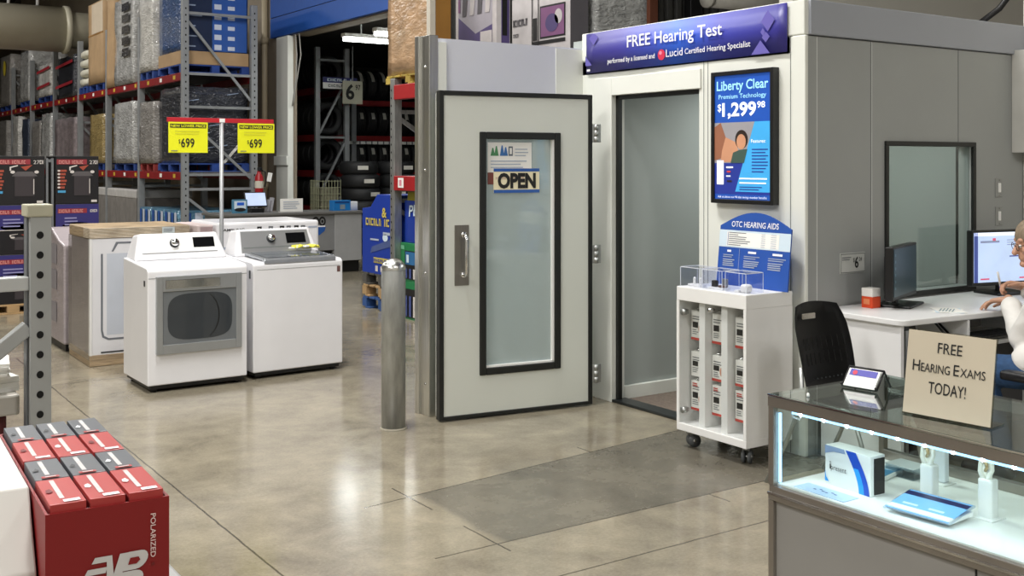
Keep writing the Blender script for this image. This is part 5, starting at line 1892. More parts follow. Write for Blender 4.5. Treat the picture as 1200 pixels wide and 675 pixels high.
RX0, RX1 = 5.06, 6.13
frames = (16.2, 18.55, 20.7, 22.95, 25.3, 27.9, 30.4, 33.0)
rk = root('pallet_rack', 'long grey and red pallet rack full of wrapped goods at left', 'rack', (0, 0, 0))
PW = 0.10
for i, y in enumerate(frames):
    for x in (RX0, RX1):
        mb = MB()
        mb.box(x - PW / 2, y - 0.045, 0, x + PW / 2, y + 0.045, 4.03, rack_grey, 0.006)
        if i == 0:
            z = 0.1
            while z < 4.0:
                f = FY(mb, x, y - 0.045, 0, 0.002)
                f.disc(0.0, z, 0.012, 0.016, hole, seg=8)
                z += 0.10
        mb.build('post', rk)
    for (z0, z1) in (((3.71, 2.55), (2.24, 1.35), (1.05, 0.3)) if i == 0 else ((3.7, 2.5), (2.3, 1.3))):
        mb = MB(); mb.bar((RX0 + 0.05, y, z0), (RX1 - 0.05, y, z1), 0.035, 0.04, rack_grey); mb.build('brace', rk)
    for z in ((3.84, 2.93, 2.43, 1.41, 1.19) if i == 0 else (3.84, 2.4, 1.2)):
        mb = MB(); mb.box(RX0 + 0.05, y - 0.02, z - 0.02, RX1 - 0.05, y + 0.02, z + 0.02, rack_grey); mb.build('brace', rk)
for y0, y1 in zip(frames, frames[1:]):
    for zb in (2.83, 1.33):
        for x in (RX0, RX1):
            mb = MB()
            mb.box(x - 0.04, y0 + 0.046, zb, x + 0.03, y1 - 0.046, zb + 0.12, rack_red, 0.006)
            if x == RX0:
                f = FX(mb, x - 0.04, y1, zb, 0.002)
                for q in (0.5, 1.2, 1.9):
                    f.rect(q, 0.03, q + 0.12, 0.09, (paper, mat('label_yellow', 'c9a83a', 0.5))[int(q * 10) % 2])
            mb.build('beam', rk)
    for zb in (2.95, 1.45):
        mb = MB()
        mb.box(RX0 + 0.03, y0 + 0.05, zb - 0.012, RX1 - 0.03, y1 - 0.05, zb + 0.0, rack_dark)
        mb.build('deck', rk)

UPZ, LOZ = 2.951, 1.451
L_ = []
# (name, category, label, y near, y far, top z, level, material, pallet phrase, jitter)
for nm, cat, lab, ya, yb, zt, lv, m, pal, jit in (
    ('wrapped_load', 'wrapped load', 'tall white film wrapped bundle on upper rack level, next to the blue cartons', 17.66, 18.46, 4.3, 1, w_white, 'blue pallet under the tall white bundle', 0.02),
    ('wrapped_load', 'wrapped load', 'silver grey wrapped bundle with dark squares on upper rack level', 18.75, 20.05, 4.45, 1, w_silver, None, 0.02),
    ('carton', 'carton', 'narrow beige carton on upper rack level beside the silver bundle', 20.1, 20.62, 4.56, 1, cardboard, None, 0.006),
    ('carton', 'carton', 'tall brown carton stacked of two on upper rack level near the duct end', 20.85, 22.0, 4.62, 1, None, 'blue pallet under the tall brown carton', 0.006),
    ('pillow_bags', 'bags', 'stack of white plump bags on upper rack level under the duct end', 22.15, 22.88, 3.82, 1, bags, 'blue pallet under the stack of white bags', 0.01),
    ('wrapped_load', 'wrapped load', 'dark load with red straps on upper rack level below the duct', 23.25, 24.9, 3.80, 1, w_dark, None, 0.02),
    ('wrapped_load', 'wrapped load', 'white wrapped load with red straps on upper rack level below the duct', 25.5, 26.95, 3.8, 1, w_white, 'blue pallet under the white load with red straps', 0.02),
    ('wrapped_load', 'wrapped load', 'plain silver wrapped load far along the upper rack level', 28.0, 29.2, 4.3, 1, w_silver, 'blue pallet under the plain far silver load', 0.02),
    ('wrapped_load', 'wrapped load', 'grey wrapped load with round yellow sticker at far end of upper level', 30.5, 32.1, 4.4, 1, w_grey, 'blue pallet under the load with yellow sticker', 0.02),
    ('wrapped_load', 'wrapped load', 'grey film wrapped carton on lower rack level next to the rack end', 17.60, 18.46, 2.58, 0, w_grey, 'red edged pallet under the grey carton on lower level', 0.012),
    ('wrapped_load', 'wrapped load', 'wide white and grey wrapped load on lower rack level', 18.75, 20.12, 2.64, 0, w_silver, 'blue pallet under the wide white and grey load', 0.02),
    ('wrapped_load', 'wrapped load', 'ochre cardboard wrapped load on lower rack level', 20.85, 21.9, 2.5, 0, w_yel, 'blue pallet under the ochre load', 0.012),
    ('wrapped_mattress', 'mattress', 'big mauve grey wrapped mattress leaning on lower rack level', 23.1, 25.1, 2.52, 0, w_mauve, None, 0.02),
    ('wrapped_mattress', 'mattress', 'narrow pale wrapped mattress on lower rack level above the left grill carton', 25.5, 26.6, 2.68, 0, w_silver, None, 0.03),
    ('wrapped_mattress', 'mattress', 'short grey wrapped mattress on lower rack level behind the pale one', 26.7, 27.7, 2.55, 0, w_grey, None, 0.02),
    ('wrapped_mattress', 'mattress', 'dark blue wrapped bundle on lower rack level', 28.1, 28.9, 2.65, 0, wrapmat('wrap_navy', '3d4658'), None, 0.02),
    ('wrapped_mattress', 'mattress', 'white wrapped roll at the far end of lower rack level', 29.4, 30.2, 2.75, 0, w_white, None, 0.03),
    ('wrapped_load', 'wrapped load', 'pale grey wrapped load at the farthest end of lower level', 31.0, 32.6, 2.7, 0, w_grey, None, 0.02),
):
    zb = (LOZ, UPZ)[lv]
    if pal:
        pallet(pal, (5.02, ya + 0.02, zb), 1.05, yb - ya - 0.04, mat('pallet_red', '8a2a28', 0.7, var=0.2) if 'red edged' in pal else None, 'pallets on the long rack')
        zb += 0.132
    h = zt - zb
    d = yb - ya
    if nm == 'pillow_bags':
        mb = MB()
        for q in range(4):
            b = bmesh.new()
            bmesh.ops.create_uvsphere(b, u_segments=20, v_segments=12, radius=1)
            for v in b.verts:
                c = v.co
                v.co = V((0.45 + 0.45 * math.copysign(abs(c.x) ** 0.45, c.x), d / 2 + d / 2 * math.copysign(abs(c.y) ** 0.45, c.y), h * (q + 0.5) / 4 + h / 8 * math.copysign(abs(c.z) ** 0.6, c.z)))
                v.co += noise.noise_vector(v.co * 6) * 0.02
            mb.take(b, bags, None, True)
    elif m is None:
        mb = load_mesh(0.9, d, h, cardboard, jit, 5)
        mb.box(-0.006, d * 0.02, h * 0.62, 0.3, d * 0.75, h * 0.985, mat('carton_pale', 'c3b49e', 0.7))
        mb.box(-0.004, 0.0, h * 0.60, 0.9, d, h * 0.615, cardboard_d)
    else:
        mb = load_mesh(0.92, d, h, m, jit, 7, taper=0.03)
        f = FX(mb, -0.02, d, 0, 0.004)
        rs = mat('strap_red', '9c2430', 0.5)
        if 'dark squares' in lab:
            for q in range(5):
                f.rect(d * 0.45, h * (0.32 + q * 0.13), d * 0.8, h * (0.41 + q * 0.13), w_dark)
        if 'red straps' in lab:
            for q in (0.25, 0.75):
                f.poly([(0.02, h * q), (d - 0.02, h * q + 0.05), (d - 0.02, h * q + 0.11), (0.02, h * q + 0.06)], rs)
        if 'yellow' in lab:
            f.disc(d * 0.55, h * 0.75, 0.2, 0.2, mat('sticker_yellow', 'd8c43a', 0.5))
    tag(mb.build(nm, loc=(5.0, ya, zb)), lab, cat, 'goods on the long rack')

# bay at the rack end, seen through its end frame
pallet('blue pallet under the blue cartons at rack end, upper level', (5.03, 16.28, UPZ), 1.06, 1.2, None, 'pallets on the long rack')
pallet('blue pallet under the dark load at rack end, lower level', (5.03, 16.28, LOZ), 1.06, 1.2, None, 'pallets on the long rack')
mb = MB()
mb.box(0, 0, 0, 1.05, 1.18, 0.2, cardboard, 0.004)
tag(mb.build('cardboard_tray', loc=(5.035, 16.29, UPZ + 0.132)), 'brown cardboard tray under the blue cartons at the rack end', 'tray')
bx = root('blue_cartons', 'film wrapped stack of blue printed cartons at the rack end, upper level', 'carton stack', (5.05, 16.30, UPZ + 0.334))
mb = load_mesh(1.02, 1.15, 0.95, w_blue, 0.008, 6)
f = FY(mb, 0, -0.006, 0, 0.006)
pb_ = mat('carton_print_blue', '2b56a4', 0.4)
pw_ = mat('carton_print_pale', 'c8d0e0', 0.4)
f.rect(0.46, 0.01, 1.0, 0.94, pb_)
f.rect(0.02, 0.01, 0.45, 0.94, mat('carton_print_dark', '1f2a44', 0.3))
for q in range(6):
    f.rect(0.49, 0.03 + q * 0.155, 0.60, 0.11 + q * 0.155, pw_, 1.6)
    f.rect(0.70, 0.03 + q * 0.155, 0.81, 0.09 + q * 0.155, pw_, 1.6)
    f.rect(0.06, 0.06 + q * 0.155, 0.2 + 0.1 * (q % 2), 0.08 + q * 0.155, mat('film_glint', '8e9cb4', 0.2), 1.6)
mb.build('cartons', bx)
mb = load_mesh(1.02, 1.15, 1.16, w_dark, 0.02, 8)
f = FY(mb, 0, -0.018, 0, 0.004)
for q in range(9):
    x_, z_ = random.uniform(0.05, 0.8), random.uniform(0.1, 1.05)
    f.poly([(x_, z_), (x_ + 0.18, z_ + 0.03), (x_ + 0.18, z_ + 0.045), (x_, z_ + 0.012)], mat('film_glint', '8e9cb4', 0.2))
f.poly([(0.6, 0.0), (0.95, 0.4), (0.99, 0.38), (0.66, 0.0)], w_white)
tag(mb.build('wrapped_load', loc=(5.05, 16.30, LOZ + 0.132)), 'dark film wrapped load at the rack end, lower level behind price signs', 'wrapped load', 'goods on the long rack')

# floor level goods under the rack
fp = None
for i, (ya, yb) in enumerate(((16.32, 17.05), (17.1, 17.75), (17.8, 18.45))):
    g = root('bottle_case', ('blue wrapped case of bottles at floor level, nearest the rack end post', 'blue wrapped case of bottles at floor level, second from rack end', 'blue wrapped case of bottles at floor level, third from rack end')[i], 'case', (5.02, ya, 0), group='blue cases under the rack')
    mb = load_mesh(0.95, yb - ya, 0.86, wrapmat('wrap_teal', '54809a'), 0.008, 5)
    f = FX(mb, -0.008, yb - ya, 0, 0.004)
    for q in range(4):
        f.rect(0.02 + q * 0.16, 0.55, 0.13 + q * 0.16, 0.83, (pb_, pw_)[q % 2])
    f = FY(mb, 0, -0.008, 0, 0.004)
    for q in range(5):
        f.rect(0.05 + q * 0.18, 0.5, 0.17 + q * 0.18, 0.83, (pb_, pw_)[q % 2])
    mb.build('case', g)
for i, (ya, yb) in enumerate(((18.72, 19.35), (19.38, 20.02), (20.05, 20.62), (20.78, 21.5))):
    g = root('white_top_carton', ('grey carton with white lid under the rack, nearest rack end', 'grey carton with white lid under the rack, second from rack end', 'grey carton with white lid under the rack, third from rack end', 'grey carton with white lid under the rack, farthest from rack end')[i], 'carton', (5.02, ya, 0), group='white lidded cartons under the rack')
    mb = MB(); mb.box(0, 0, 0, 0.95, yb - ya, 0.98, mat('carton_greybrown', '7a7672', 0.6, var=0.15), 0.01); mb.build('carton', g)
    mb = MB(); mb.box(-0.01, -0.005, 0.98, 0.96, yb - ya + 0.005, 1.13, mat('lid_white', 'b9b7b4', 0.5, var=0.1), 0.02); mb.build('lid', g)

# ------------------------------------------------------------------ air duct under the roof
du = root('air_duct', 'big beige round air duct hung above the long rack', 'duct', (0, 24, 4.36))
dm = mat('duct_beige', 'c2bda9', 0.45, 0.1, var=0.05, scale=0.8)
mb = MB()
mb.lathe([(0.46, -8.0), (0.47, 5.0), (0.40, 5.0)], dm, 36, M=Matrix.Rotation(PI / 2, 4, 'Y'))
mb.build('duct', du)
mb = MB()
mb.lathe([(0.46, 4.93), (0.50, 4.95), (0.50, 5.04), (0.42, 5.06)], dm, 36, M=Matrix.Rotation(PI / 2, 4, 'Y'))
mb.build('flange', du)
mb = MB()
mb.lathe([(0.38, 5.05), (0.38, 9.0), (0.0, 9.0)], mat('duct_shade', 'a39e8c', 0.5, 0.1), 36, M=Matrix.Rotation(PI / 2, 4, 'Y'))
mb.build('branch', du)
for x in (3.9, 4.45):
    mb = MB(); mb.cyl((x, 0, 0.45), (x, 0, 3.0), 0.03, white_pl, seg=10); mb.build('hanger', du)
mb = MB()
mb.cyl((10.95, 11.2, 3.93), (13.5, 11.2, 3.93), 0.13, mat('pipe_white', 'cfccc2', 0.5), seg=20)
mb.cyl((10.92, 11.2, 3.93), (10.98, 11.2, 3.93), 0.14, mat('pipe_white', 'cfccc2', 0.5), seg=20)
tag(mb.build('white_pipe'), 'white pipe hung before the dark corrugated wall above the banner', 'pipe')

# ------------------------------------------------------------------ grill cartons on display at left
kp, kr, kg = mat('print_black', '1b1a1d', 0.35), mat('print_red_band', '8e2f38', 0.4), mat('print_charcoal', '3a3538', 0.35)
kpu, kpk, kw_ = mat('print_purple', '34306e', 0.35), mat('print_rose', 'c98a84', 0.4), mat('print_offwhite', 'cfc9c4', 0.4)
kor, kcy = mat('print_orange', 'a04a38', 0.4), mat('print_cyan', '4a98c4', 0.4)


def glyphs(f, x0, x1, y0, y1, m, n, k=2):
    st = (x1 - x0) / n
    for q in range(n):
        if q % 7 == 6:
            continue
        a = x0 + q * st
        f.rect(a, y0, a + st * 0.28, y1, m, k)
        if q % 3 != 1:
            f.rect(a + st * 0.28, y1 - (y1 - y0) * 0.25, a + st * 0.8, y1, m, k)
        if q % 2 == 0:
            f.rect(a + st * 0.28, y0, a + st * 0.8, y0 + (y1 - y0) * 0.25, m, k)
        else:
            f.rect(a + st * 0.55, y0, a + st * 0.8, y1, m, k)


pallet('raw wood pallet under the left stack of grill cartons', (1.70, 12.38, 0), 0.72, 0.6, wood, 'pallets under the grill cartons', 0.105)
pallet('raw wood pallet under the right stack of grill cartons', (2.46, 12.38, 0), 0.50, 0.6, wood, 'pallets under the grill cartons', 0.105)
for ci, (x0, x1) in enumerate(((1.86, 2.372), (2.482, 2.925))):
    for ri, (z0, z1) in enumerate(((0.107, 0.625), (0.627, 1.148), (1.15, 1.665))):
        w_, h = x1 - x0, z1 - z0
        mb = MB()
        mb.box(0, 0, 0, w_, 0.5, h, kp, 0.004)
        f = FY(mb, 0, 0, 0, 0.003)
        if ri == 2:
            f.rect(0.01, h - 0.09, w_ * 0.72, h - 0.035, kr)
            glyphs(f, 0.03, w_ * 0.68, h - 0.083, h - 0.045, kpk, 14)
            f.text('27', w_ * 0.78, h - 0.085, 0.04, kw_, width=0.06)
            glyphs(f, w_ * 0.9, w_ * 0.98, h - 0.085, h - 0.045, kw_, 2)
            gx = w_ * 0.28
        else:
            f.rect(0.0, h * 0.5, w_, h - 0.004, kpu)
            f.rect(0.02, h - 0.10, w_ * 0.72, h - 0.05, kr, 1.5)
            glyphs(f, 0.03, w_ * 0.68, h - 0.093, h - 0.058, kpk, 14)
            glyphs(f, w_ * 0.8, w_ * 0.97, h - 0.093, h - 0.063, kw_, 4)
            f.lines(w_ * 0.2, h * 0.72, w_ * 0.6, 3, 0.035, 0.014, mat('print_lavender', '8f8cb8', 0.4))
            f.disc(w_ * 0.5, h * 0.55, w_ * 0.35, 0.035, kor)
            f.rect(0, h * 0.485, w_, h * 0.5, kw_, 2)
        s_ = 1.0 if ri == 2 else 0.52
        bx0, bw_ = w_ * 0.42, w_ * 0.38
        f.rect(bx0, 0.09 * s_, bx0 + bw_, 0.30 * s_, kg, 2)
        f.poly([(bx0 - 0.03, 0.30 * s_), (bx0 + bw_ + 0.03, 0.30 * s_), (bx0 + bw_ * 0.9, 0.35 * s_), (bx0 + bw_ * 0.1, 0.35 * s_)], mat('print_lid_grey', '5a5658', 0.35), 2)
        for sx in (bx0 - 0.02, bx0 + bw_ + 0.02):
            f.disc(sx, 0.345 * s_, 0.022, 0.012 * s_ + 0.004, kw_, 3)
        f.poly([(bx0 - 0.05, 0.36 * s_), (bx0 - 0.05, 0.40 * s_), (bx0 + 0.03, 0.42 * s_), (bx0 + 0.03, 0.408 * s_), (bx0 - 0.035, 0.39 * s_), (bx0 - 0.035, 0.36 * s_)], kw_, 3)
        f.poly([(bx0 + bw_ * 0.3, 0.40 * s_), (bx0 + bw_ * 0.9, 0.42 * s_), (bx0 + bw_ * 0.55, 0.36 * s_)], kor, 3)
        f.rect(bx0 + bw_ - 0.012, 0.11 * s_, bx0 + bw_ - 0.004, 0.27 * s_, kw_, 3)
        if ri == 2:
            for q in range(6):
                f.rect(0.02, 0.345 - q * 0.036, 0.11 - 0.01 * (q % 3), 0.368 - q * 0.036, kor, 2)
                f.disc(0.03, 0.357 - q * 0.036, 0.014, 0.010, kw_, 3)
            f.rect(0.02, 0.12, 0.1, 0.145, kcy, 2)
            f.rect(w_ - 0.08, 0.015, w_ - 0.02, 0.04, kw_, 2)
        tag(mb.build('grill_carton', loc=(x0, 12.4, z0)), '%s grill carton in the %s printed stack, %s of its three' % (('purple banded', 'purple banded', 'black')[ri], ('left', 'right')[ci], ('bottom', 'middle', 'top')[ri]), 'carton', 'printed grill cartons')
mb = MB()
for x in (2.40, 2.455):
    mb.box(x - 0.012, 12.42, 0, x + 0.012, 12.46, 1.64, rack_dark, 0.003)
for z in (0.12, 0.6, 1.1, 1.6):
    mb.box(2.388, 12.43, z, 2.467, 12.45, z + 0.03, rack_dark)
tag(mb.build('divider_rack'), 'narrow grey rack post between the two stacks of grill cartons', 'rack post')

# ------------------------------------------------------------------ service counter before the tyre bay
scn = root('service_counter', 'long grey service counter behind the laundry machines, black kick below', 'counter', (0, 0, 0))
cgrey = mat('counter_grey', '8b8c8d', 0.4, 0.2, var=0.05)
mb = MB(); mb.box(4.95, 14.38, 0.855, 7.12, 15.1, 0.89, mat('counter_top', '6b6a68', 0.4), 0.006); mb.build('countertop', scn)
mb = MB(); mb.box(6.672, 14.41, 0.17, 7.10, 15.05, 0.854, mat('counter_pale', 'a3a4a5', 0.4, 0.1), 0.004); mb.build('right_panel', scn)
mb = MB(); mb.box(4.98, 14.43, 0.33, 6.668, 15.05, 0.854, cgrey, 0.004)
f = FY(mb, 6.33, 14.43, 0.55, 0.003)
for q in (0.055, 0.155):
    f.disc(q, 0.2, 0.055, 0.07, ink)
    f.disc(q, 0.2, 0.03, 0.04, cgrey, 1.5)
    f.disc(q, 0.2, 0.018, 0.024, ink, 2)
f.poly([(0.0, 0.12), (0.21, 0.12), (0.19, 0.06), (0.105, 0.0), (0.02, 0.06)], mat('emblem_blue', '2456a0', 0.5))
f.poly([(0.01, 0.12), (0.20, 0.12), (0.20, 0.14), (0.01, 0.14)], white_ink, 2)
mb.build('left_panel', scn)
mb = MB(); mb.box(4.98, 14.46, 0.0, 7.08, 15.0, 0.17, black_pl); mb.box(4.98, 14.5, 0.17, 6.66, 15.0, 0.33, black_pl); mb.build('kick', scn)  # kick base, plus a black block standing in for shade under left panel
cm_ = root('counter_monitor', 'small monitor with pale screen on the service counter, seen beyond the washers', 'monitor', (5.60, 14.72, 0.89))
mb = MB()
M = Matrix.Translation((0, 0, 0.17)) @ Matrix.Rotation(math.radians(-22), 4, 'X')
mb.box(-0.16, -0.015, -0.1, 0.16, 0.015, 0.12, black_pl, 0.005, M=M); mb.build('housing', cm_)
mb = MB(); mb.box(-0.145, -0.019, -0.085, 0.145, -0.015, 0.105, mat('screen_pale', 'b9c8e4', 0.3, emit=0.5), M=M); mb.build('screen', cm_)
mb = MB(); mb.box(-0.1, -0.08, 0, 0.1, 0.08, 0.06, black_pl, 0.01); mb.build('base', cm_)
mb = MB()
mb.box(0, 0, 0, 0.21, 0.05, 0.19, mat('leaflet_blue', '4a7f9c', 0.5), 0.004)
f = FY(mb, 0, 0, 0, 0.003)
f.rect(0.02, 0.06, 0.19, 0.17, brd_l); f.disc(0.105, 0.05, 0.08, 0.025, ink, 2); f.rect(0.06, 0.11, 0.16, 0.15, s_blue, 2)
tag(mb.build('leaflet_box', loc=(5.225, 14.6, 0.89)), 'blue leaflet box on the service counter left of the small monitor', 'leaflet box')
mb = MB()
mb.box(0, 0, 0, 0.34, 0.012, 0.19, paper, 0.002)
mb.box(0.0, 0, 0, 0.34, 0.08, 0.006, paper)
f = FY(mb, 0, 0, 0, 0.003)
f.lines(0.04, 0.15, 0.3, 4, 0.03, 0.01, ink_light)
tag(mb.build('counter_notice', loc=(5.905, 14.56, 0.89)), 'white notice card standing on the service counter right of the small monitor', 'notice')
for q, (xx, hh) in enumerate(((5.80, 0.17), (5.845, 0.2))):
    mb = MB(); mb.box(0, 0, 0, 0.035, 0.1, hh, mat('pamphlet_grey', '9a9aa0', 0.5), 0.003, M=Matrix.Rotation(0.18, 4, 'Y'))
    tag(mb.build('pamphlet', loc=(xx - 0.02, 14.75, 0.898)), ('shorter leaning grey pamphlet on the service counter', 'taller leaning grey pamphlet on the service counter')[q], 'pamphlet')
mb = MB()
mb.box(0, 0, 0, 0.27, 0.15, 0.15, mat('box_bright_blue', '1c72b8', 0.45), 0.004)
f = FY(mb, 0, 0, 0, 0.003)
f.rect(0.1, 0.02, 0.18, 0.09, mat('print_photo', '7d8a94', 0.5)); f.rect(0.02, 0.11, 0.25, 0.135, mat('print_deep_blue', '12407e', 0.5))
tag(mb.build('blue_box', loc=(6.72, 14.55, 0.89)), 'bright blue box on the right end of service counter', 'box')
mb = MB()
mb.box(0, 0, 0, 0.11, 0.1, 0.13, gradmat('print_white_blue', [(0, '7c8cb8'), (0.5, 'c9d0e2'), (1, 'e4e6ec')], 'Z', 0, 0.13), 0.004)
tag(mb.build('white_blue_box', loc=(6.995, 14.55, 0.89)), 'small white and blue box at the very end of the service counter', 'box')
wb = root('wire_bin', 'greenish wire bin standing just inside the tyre bay opening', 'bin', (6.98, 15.62, 0))
mb = MB()
for k in range(8):
    mb.box(k * 0.05, 0, 0, k * 0.05 + 0.008, 0.008, 1.32, mat('wire_green', '8a8c72', 0.5)); mb.box(0, k * 0.05, 0, 0.008, k * 0.05 + 0.008, 1.32, mat('wire_green', '8a8c72', 0.5))
for k in range(14):
    mb.box(0, -0.002, k * 0.1, 0.36, 0.006, k * 0.1 + 0.008, mat('wire_green', '8a8c72', 0.5)); mb.box(-0.002, 0, k * 0.1, 0.006, 0.36, k * 0.1 + 0.008, mat('wire_green', '8a8c72', 0.5))
mb.build('wire_grid', wb)
mb = MB(); mb.box(0.02, 0.02, 0.0, 0.34, 0.34, 1.2, mat('bin_contents', '6c6a58', 0.8, var=0.3, scale=12), 0.02); mb.build('filling', wb)
fe = root('fire_extinguisher', 'red fire extinguisher with white tag on the right post of rack end', 'fire extinguisher', (6.17, 16.07, 1.12))
fr_ = mat('extinguisher_red', 'a81e24', 0.3)
mb = MB(); mb.lathe([(0, 0), (0.06, 0), (0.065, 0.02), (0.065, 0.25), (0.03, 0.31), (0.03, 0.34), (0, 0.34)], fr_, 20); mb.build('cylinder', fe)
mb = MB(); mb.lathe([(0.066, 0.08), (0.066, 0.19)], mat('label_cream', 'd8d2c2', 0.5), 20); mb.build('label', fe)
mb = MB(); mb.box(-0.02, -0.08, 0.35, 0.02, 0.03, 0.40, black_pl, 0.006); mb.tube([(0.02, 0, 0.36), (0.09, -0.02, 0.33), (0.1, -0.02, 0.18), (0.08, -0.03, 0.1)], 0.012, black_pl, 8); mb.build('handle', fe)
mb = MB(); mb.box(0.05, -0.085, 0.2, 0.12, -0.08, 0.34, paper, M=Matrix.Rotation(0.2, 4, 'Y')); mb.build('tag', fe)

# ------------------------------------------------------------------ tyres
rubber = mat('tyre_rubber', '17181a', 0.65, var=0.15, scale=20)
sticker = mat('tyre_sticker', 'c4c2ba', 0.5, var=0.1)


def tyre_proto(name, label, R, wd, st):
    """tyre with axis along local x, base at z=0"""
    r = root(name, label, 'tyre')
    hw = wd / 2
    prof = [(R * 0.60, -hw * 0.7), (R * 0.68, -hw * 0.95), (R * 0.84, -hw), (R * 0.95, -hw * 0.9), (R, -hw * 0.7)]
    for q in (-0.4, 0.0, 0.4):
        prof += [(R, hw * (q - 0.13)), (R * 0.97, hw * (q - 0.08)), (R * 0.97, hw * (q + 0.08)), (R, hw * (q + 0.13))]
    prof += [(R, hw * 0.7), (R * 0.95, hw * 0.9), (R * 0.84, hw), (R * 0.68, hw * 0.95), (R * 0.60, hw * 0.7), (R * 0.60, -hw * 0.7)]
    mb_ = MB()
    mb_.lathe(prof, rubber, 30, M=Matrix.Translation((0, 0, R)) @ Matrix.Rotation(PI / 2, 4, 'Y'))
    mb_.build('tread', r)
    if st:
        mb_ = MB()
        n = 8
        a0, a1 = st
        k = mb_.mi(sticker)
        pv = None
        for i in range(n + 1):
            a = a0 + (a1 - a0) * i / n
            y_, z_ = -(R + 0.003) * math.cos(a), R + (R + 0.003) * math.sin(a)
            c = (mb_.bm.verts.new((-hw * 0.30, y_, z_)), mb_.bm.verts.new((hw * 0.35, y_, z_)))
            if pv:
                mb_.bm.faces.new((pv[0], pv[1], c[1], c[0])).material_index = k
            pv = c
        mb_.build('sticker', r)
    return r


TR = 0.30
pa = tyre_proto('tyre', 'black tyre with long white sticker standing on the top level of the tyre rack', TR, 0.22, (0.25, 1.5))
pb2 = tyre_proto('tyre', 'black tyre with short white sticker standing on a middle level of the tyre rack', TR, 0.22, (0.1, 0.55))
pc2 = tyre_proto('tyre', 'plain black tyre standing on the dark side rack of the tyre bay', TR, 0.22, None)
# rack along the back of the bay
tbk = root('tyre_rack', 'grey and red tyre rack across the back of the tyre bay', 'rack', (0, 0, 0))
for x in (9.38, 11.9):
    for y in (19.4, 20.05):
        mb = MB(); mb.box(x - 0.05, y - 0.04, 0, x + 0.05, y + 0.04, 3.2, rack_grey, 0.005); mb.build('post', tbk)
for z in (0.72, 1.42, 2.12, 2.82):
    for y in (19.4, 20.05):
        mb = MB(); mb.box(9.43, y - 0.03, z - 0.10, 11.85, y + 0.03, z, rack_red, 0.005); mb.build('beam', tbk)
mb = MB()
for q in range(20):
    mb.box(9.0 + q * 0.13, 19.36, 1.955, 9.1 + q * 0.13, 19.365, 2.01, paper)
mb.box(8.98, 19.365, 1.95, 11.6, 19.372, 2.015, ink_grey)
mb.build('label_strip', tbk)
used = {pa.name: False, pb2.name: False, pc2.name: False}


def put(p, loc, rz, label=None, group=None):
    if not used[p.name]:
        used[p.name] = True
        p.location = loc
        p.rotation_euler = (0, 0, rz)
        o = p
        if label:
            o['label'] = label
        if group:
            o['group'] = group
        return o
    return dup(p, loc, rz, label, group)


for q in range(9):
    put(pa, (9.58 + q * 0.25, 19.72, 2.822), 0, None, 'tyres with long stickers on the top level')
for lv, z in enumerate((2.122, 1.422, 0.722)):
    for q in range(9):
        put(pb2, (9.58 + q * 0.25, 19.72, z), 0, ('black tyre with short white sticker on the second level of the tyre rack', 'black tyre with short white sticker on the third level of the tyre rack', 'black tyre with short white sticker on the lowest level of the tyre rack')[lv],
            'tyres with short stickers, level %d from top' % (lv + 2))
sr = root('side_tyre_rack', 'tall grey end frame and red beams of the side tyre rack at bay entrance', 'rack', (0, 0, 0))
for y in (18.2, 22.2):
    for x in (8.08, 8.66):
        mb = MB(); mb.box(x - 0.045, y - 0.04, 0, x + 0.045, y + 0.04, 3.68, rack_grey, 0.005); mb.build('post', sr)
for z in (3.45, 2.05, 0.95):
    mb = MB(); mb.box(8.125, 18.18, z - 0.02, 8.615, 18.22, z + 0.02, rack_grey); mb.build('brace', sr)
for z0, z1 in ((2.12, 3.05), (1.0, 1.95)):
    mb = MB(); mb.bar((8.12, 18.2, z0), (8.62, 18.2, z1), 0.035, 0.04, rack_grey); mb.build('brace', sr)
for z in (0.8, 1.45, 2.1, 2.95):
    for x in (8.08, 8.66):
        mb = MB(); mb.box(x - 0.03, 18.245, z - 0.12, x + 0.03, 22.155, z, rack_red, 0.005); mb.build('beam', sr)
for z, lb in ((0.802, 'lowest'), (1.452, 'second'), (2.102, 'third'), (2.952, 'top')):
    for q in range(7):
        put(pc2, (8.37, 18.45 + q * 0.25, z), PI / 2, 'plain black tyre standing on the %s level of the side tyre rack' % lb, 'tyres on the %s level of the side rack' % lb)
# lying tyres piled on the floor
pl_ = root('stacked_tyre', 'black tyre lying in the left pile on the bay floor', 'tyre', (8.5, 17.3, 0))
mb = MB()
Rr, hw = 0.34, 0.115
mb.lathe([(Rr * 0.6, 0.03), (Rr * 0.7, 0.0), (Rr * 0.9, 0.0), (Rr, 0.04), (Rr, 0.19), (Rr * 0.9, 0.23), (Rr * 0.7, 0.23), (Rr * 0.6, 0.2), (Rr * 0.6, 0.03)], rubber, 30)
mb.build('tread', pl_)
mb = MB(); mb.box(-0.02, -Rr - 0.006, 0.08, 0.16, -Rr * 0.9, 0.15, sticker, 0.002); mb.build('sticker', pl_)
for i, (x, y, n, lb) in enumerate(((8.5, 17.3, 7, 'left'), (9.24, 17.35, 7, 'middle'), (9.98, 17.4, 6, 'right'))):
    for q in range(n):
        lab = 'black tyre lying in the %s of three tyre piles on the bay floor' % lb
        if i == 0 and q == 0:
            pl_['label'] = lab
            pl_['group'] = 'lying tyres, left pile'
            continue
        dup(pl_, (x + 0.02 * math.sin(q * 5 + i), y + 0.02 * math.cos(q * 3), q * 0.231), 0.5 * math.sin(q * 7 + i * 2), lab, 'lying tyres, %s pile' % lb)
mb = MB()
mb.box(0, 0, 0, 0.40, 0.012, 0.42, mat('board_yellow_grey', 'b8b6a4', 0.6), 0.003)
f = FY(mb, 0, 0, 0, 0.004)
f.text('6', 0.06, 0.09, 0.26, ink, width=0.17, bold=0.03)
f.text('97', 0.25, 0.26, 0.09, ink, width=0.1, bold=0.02)
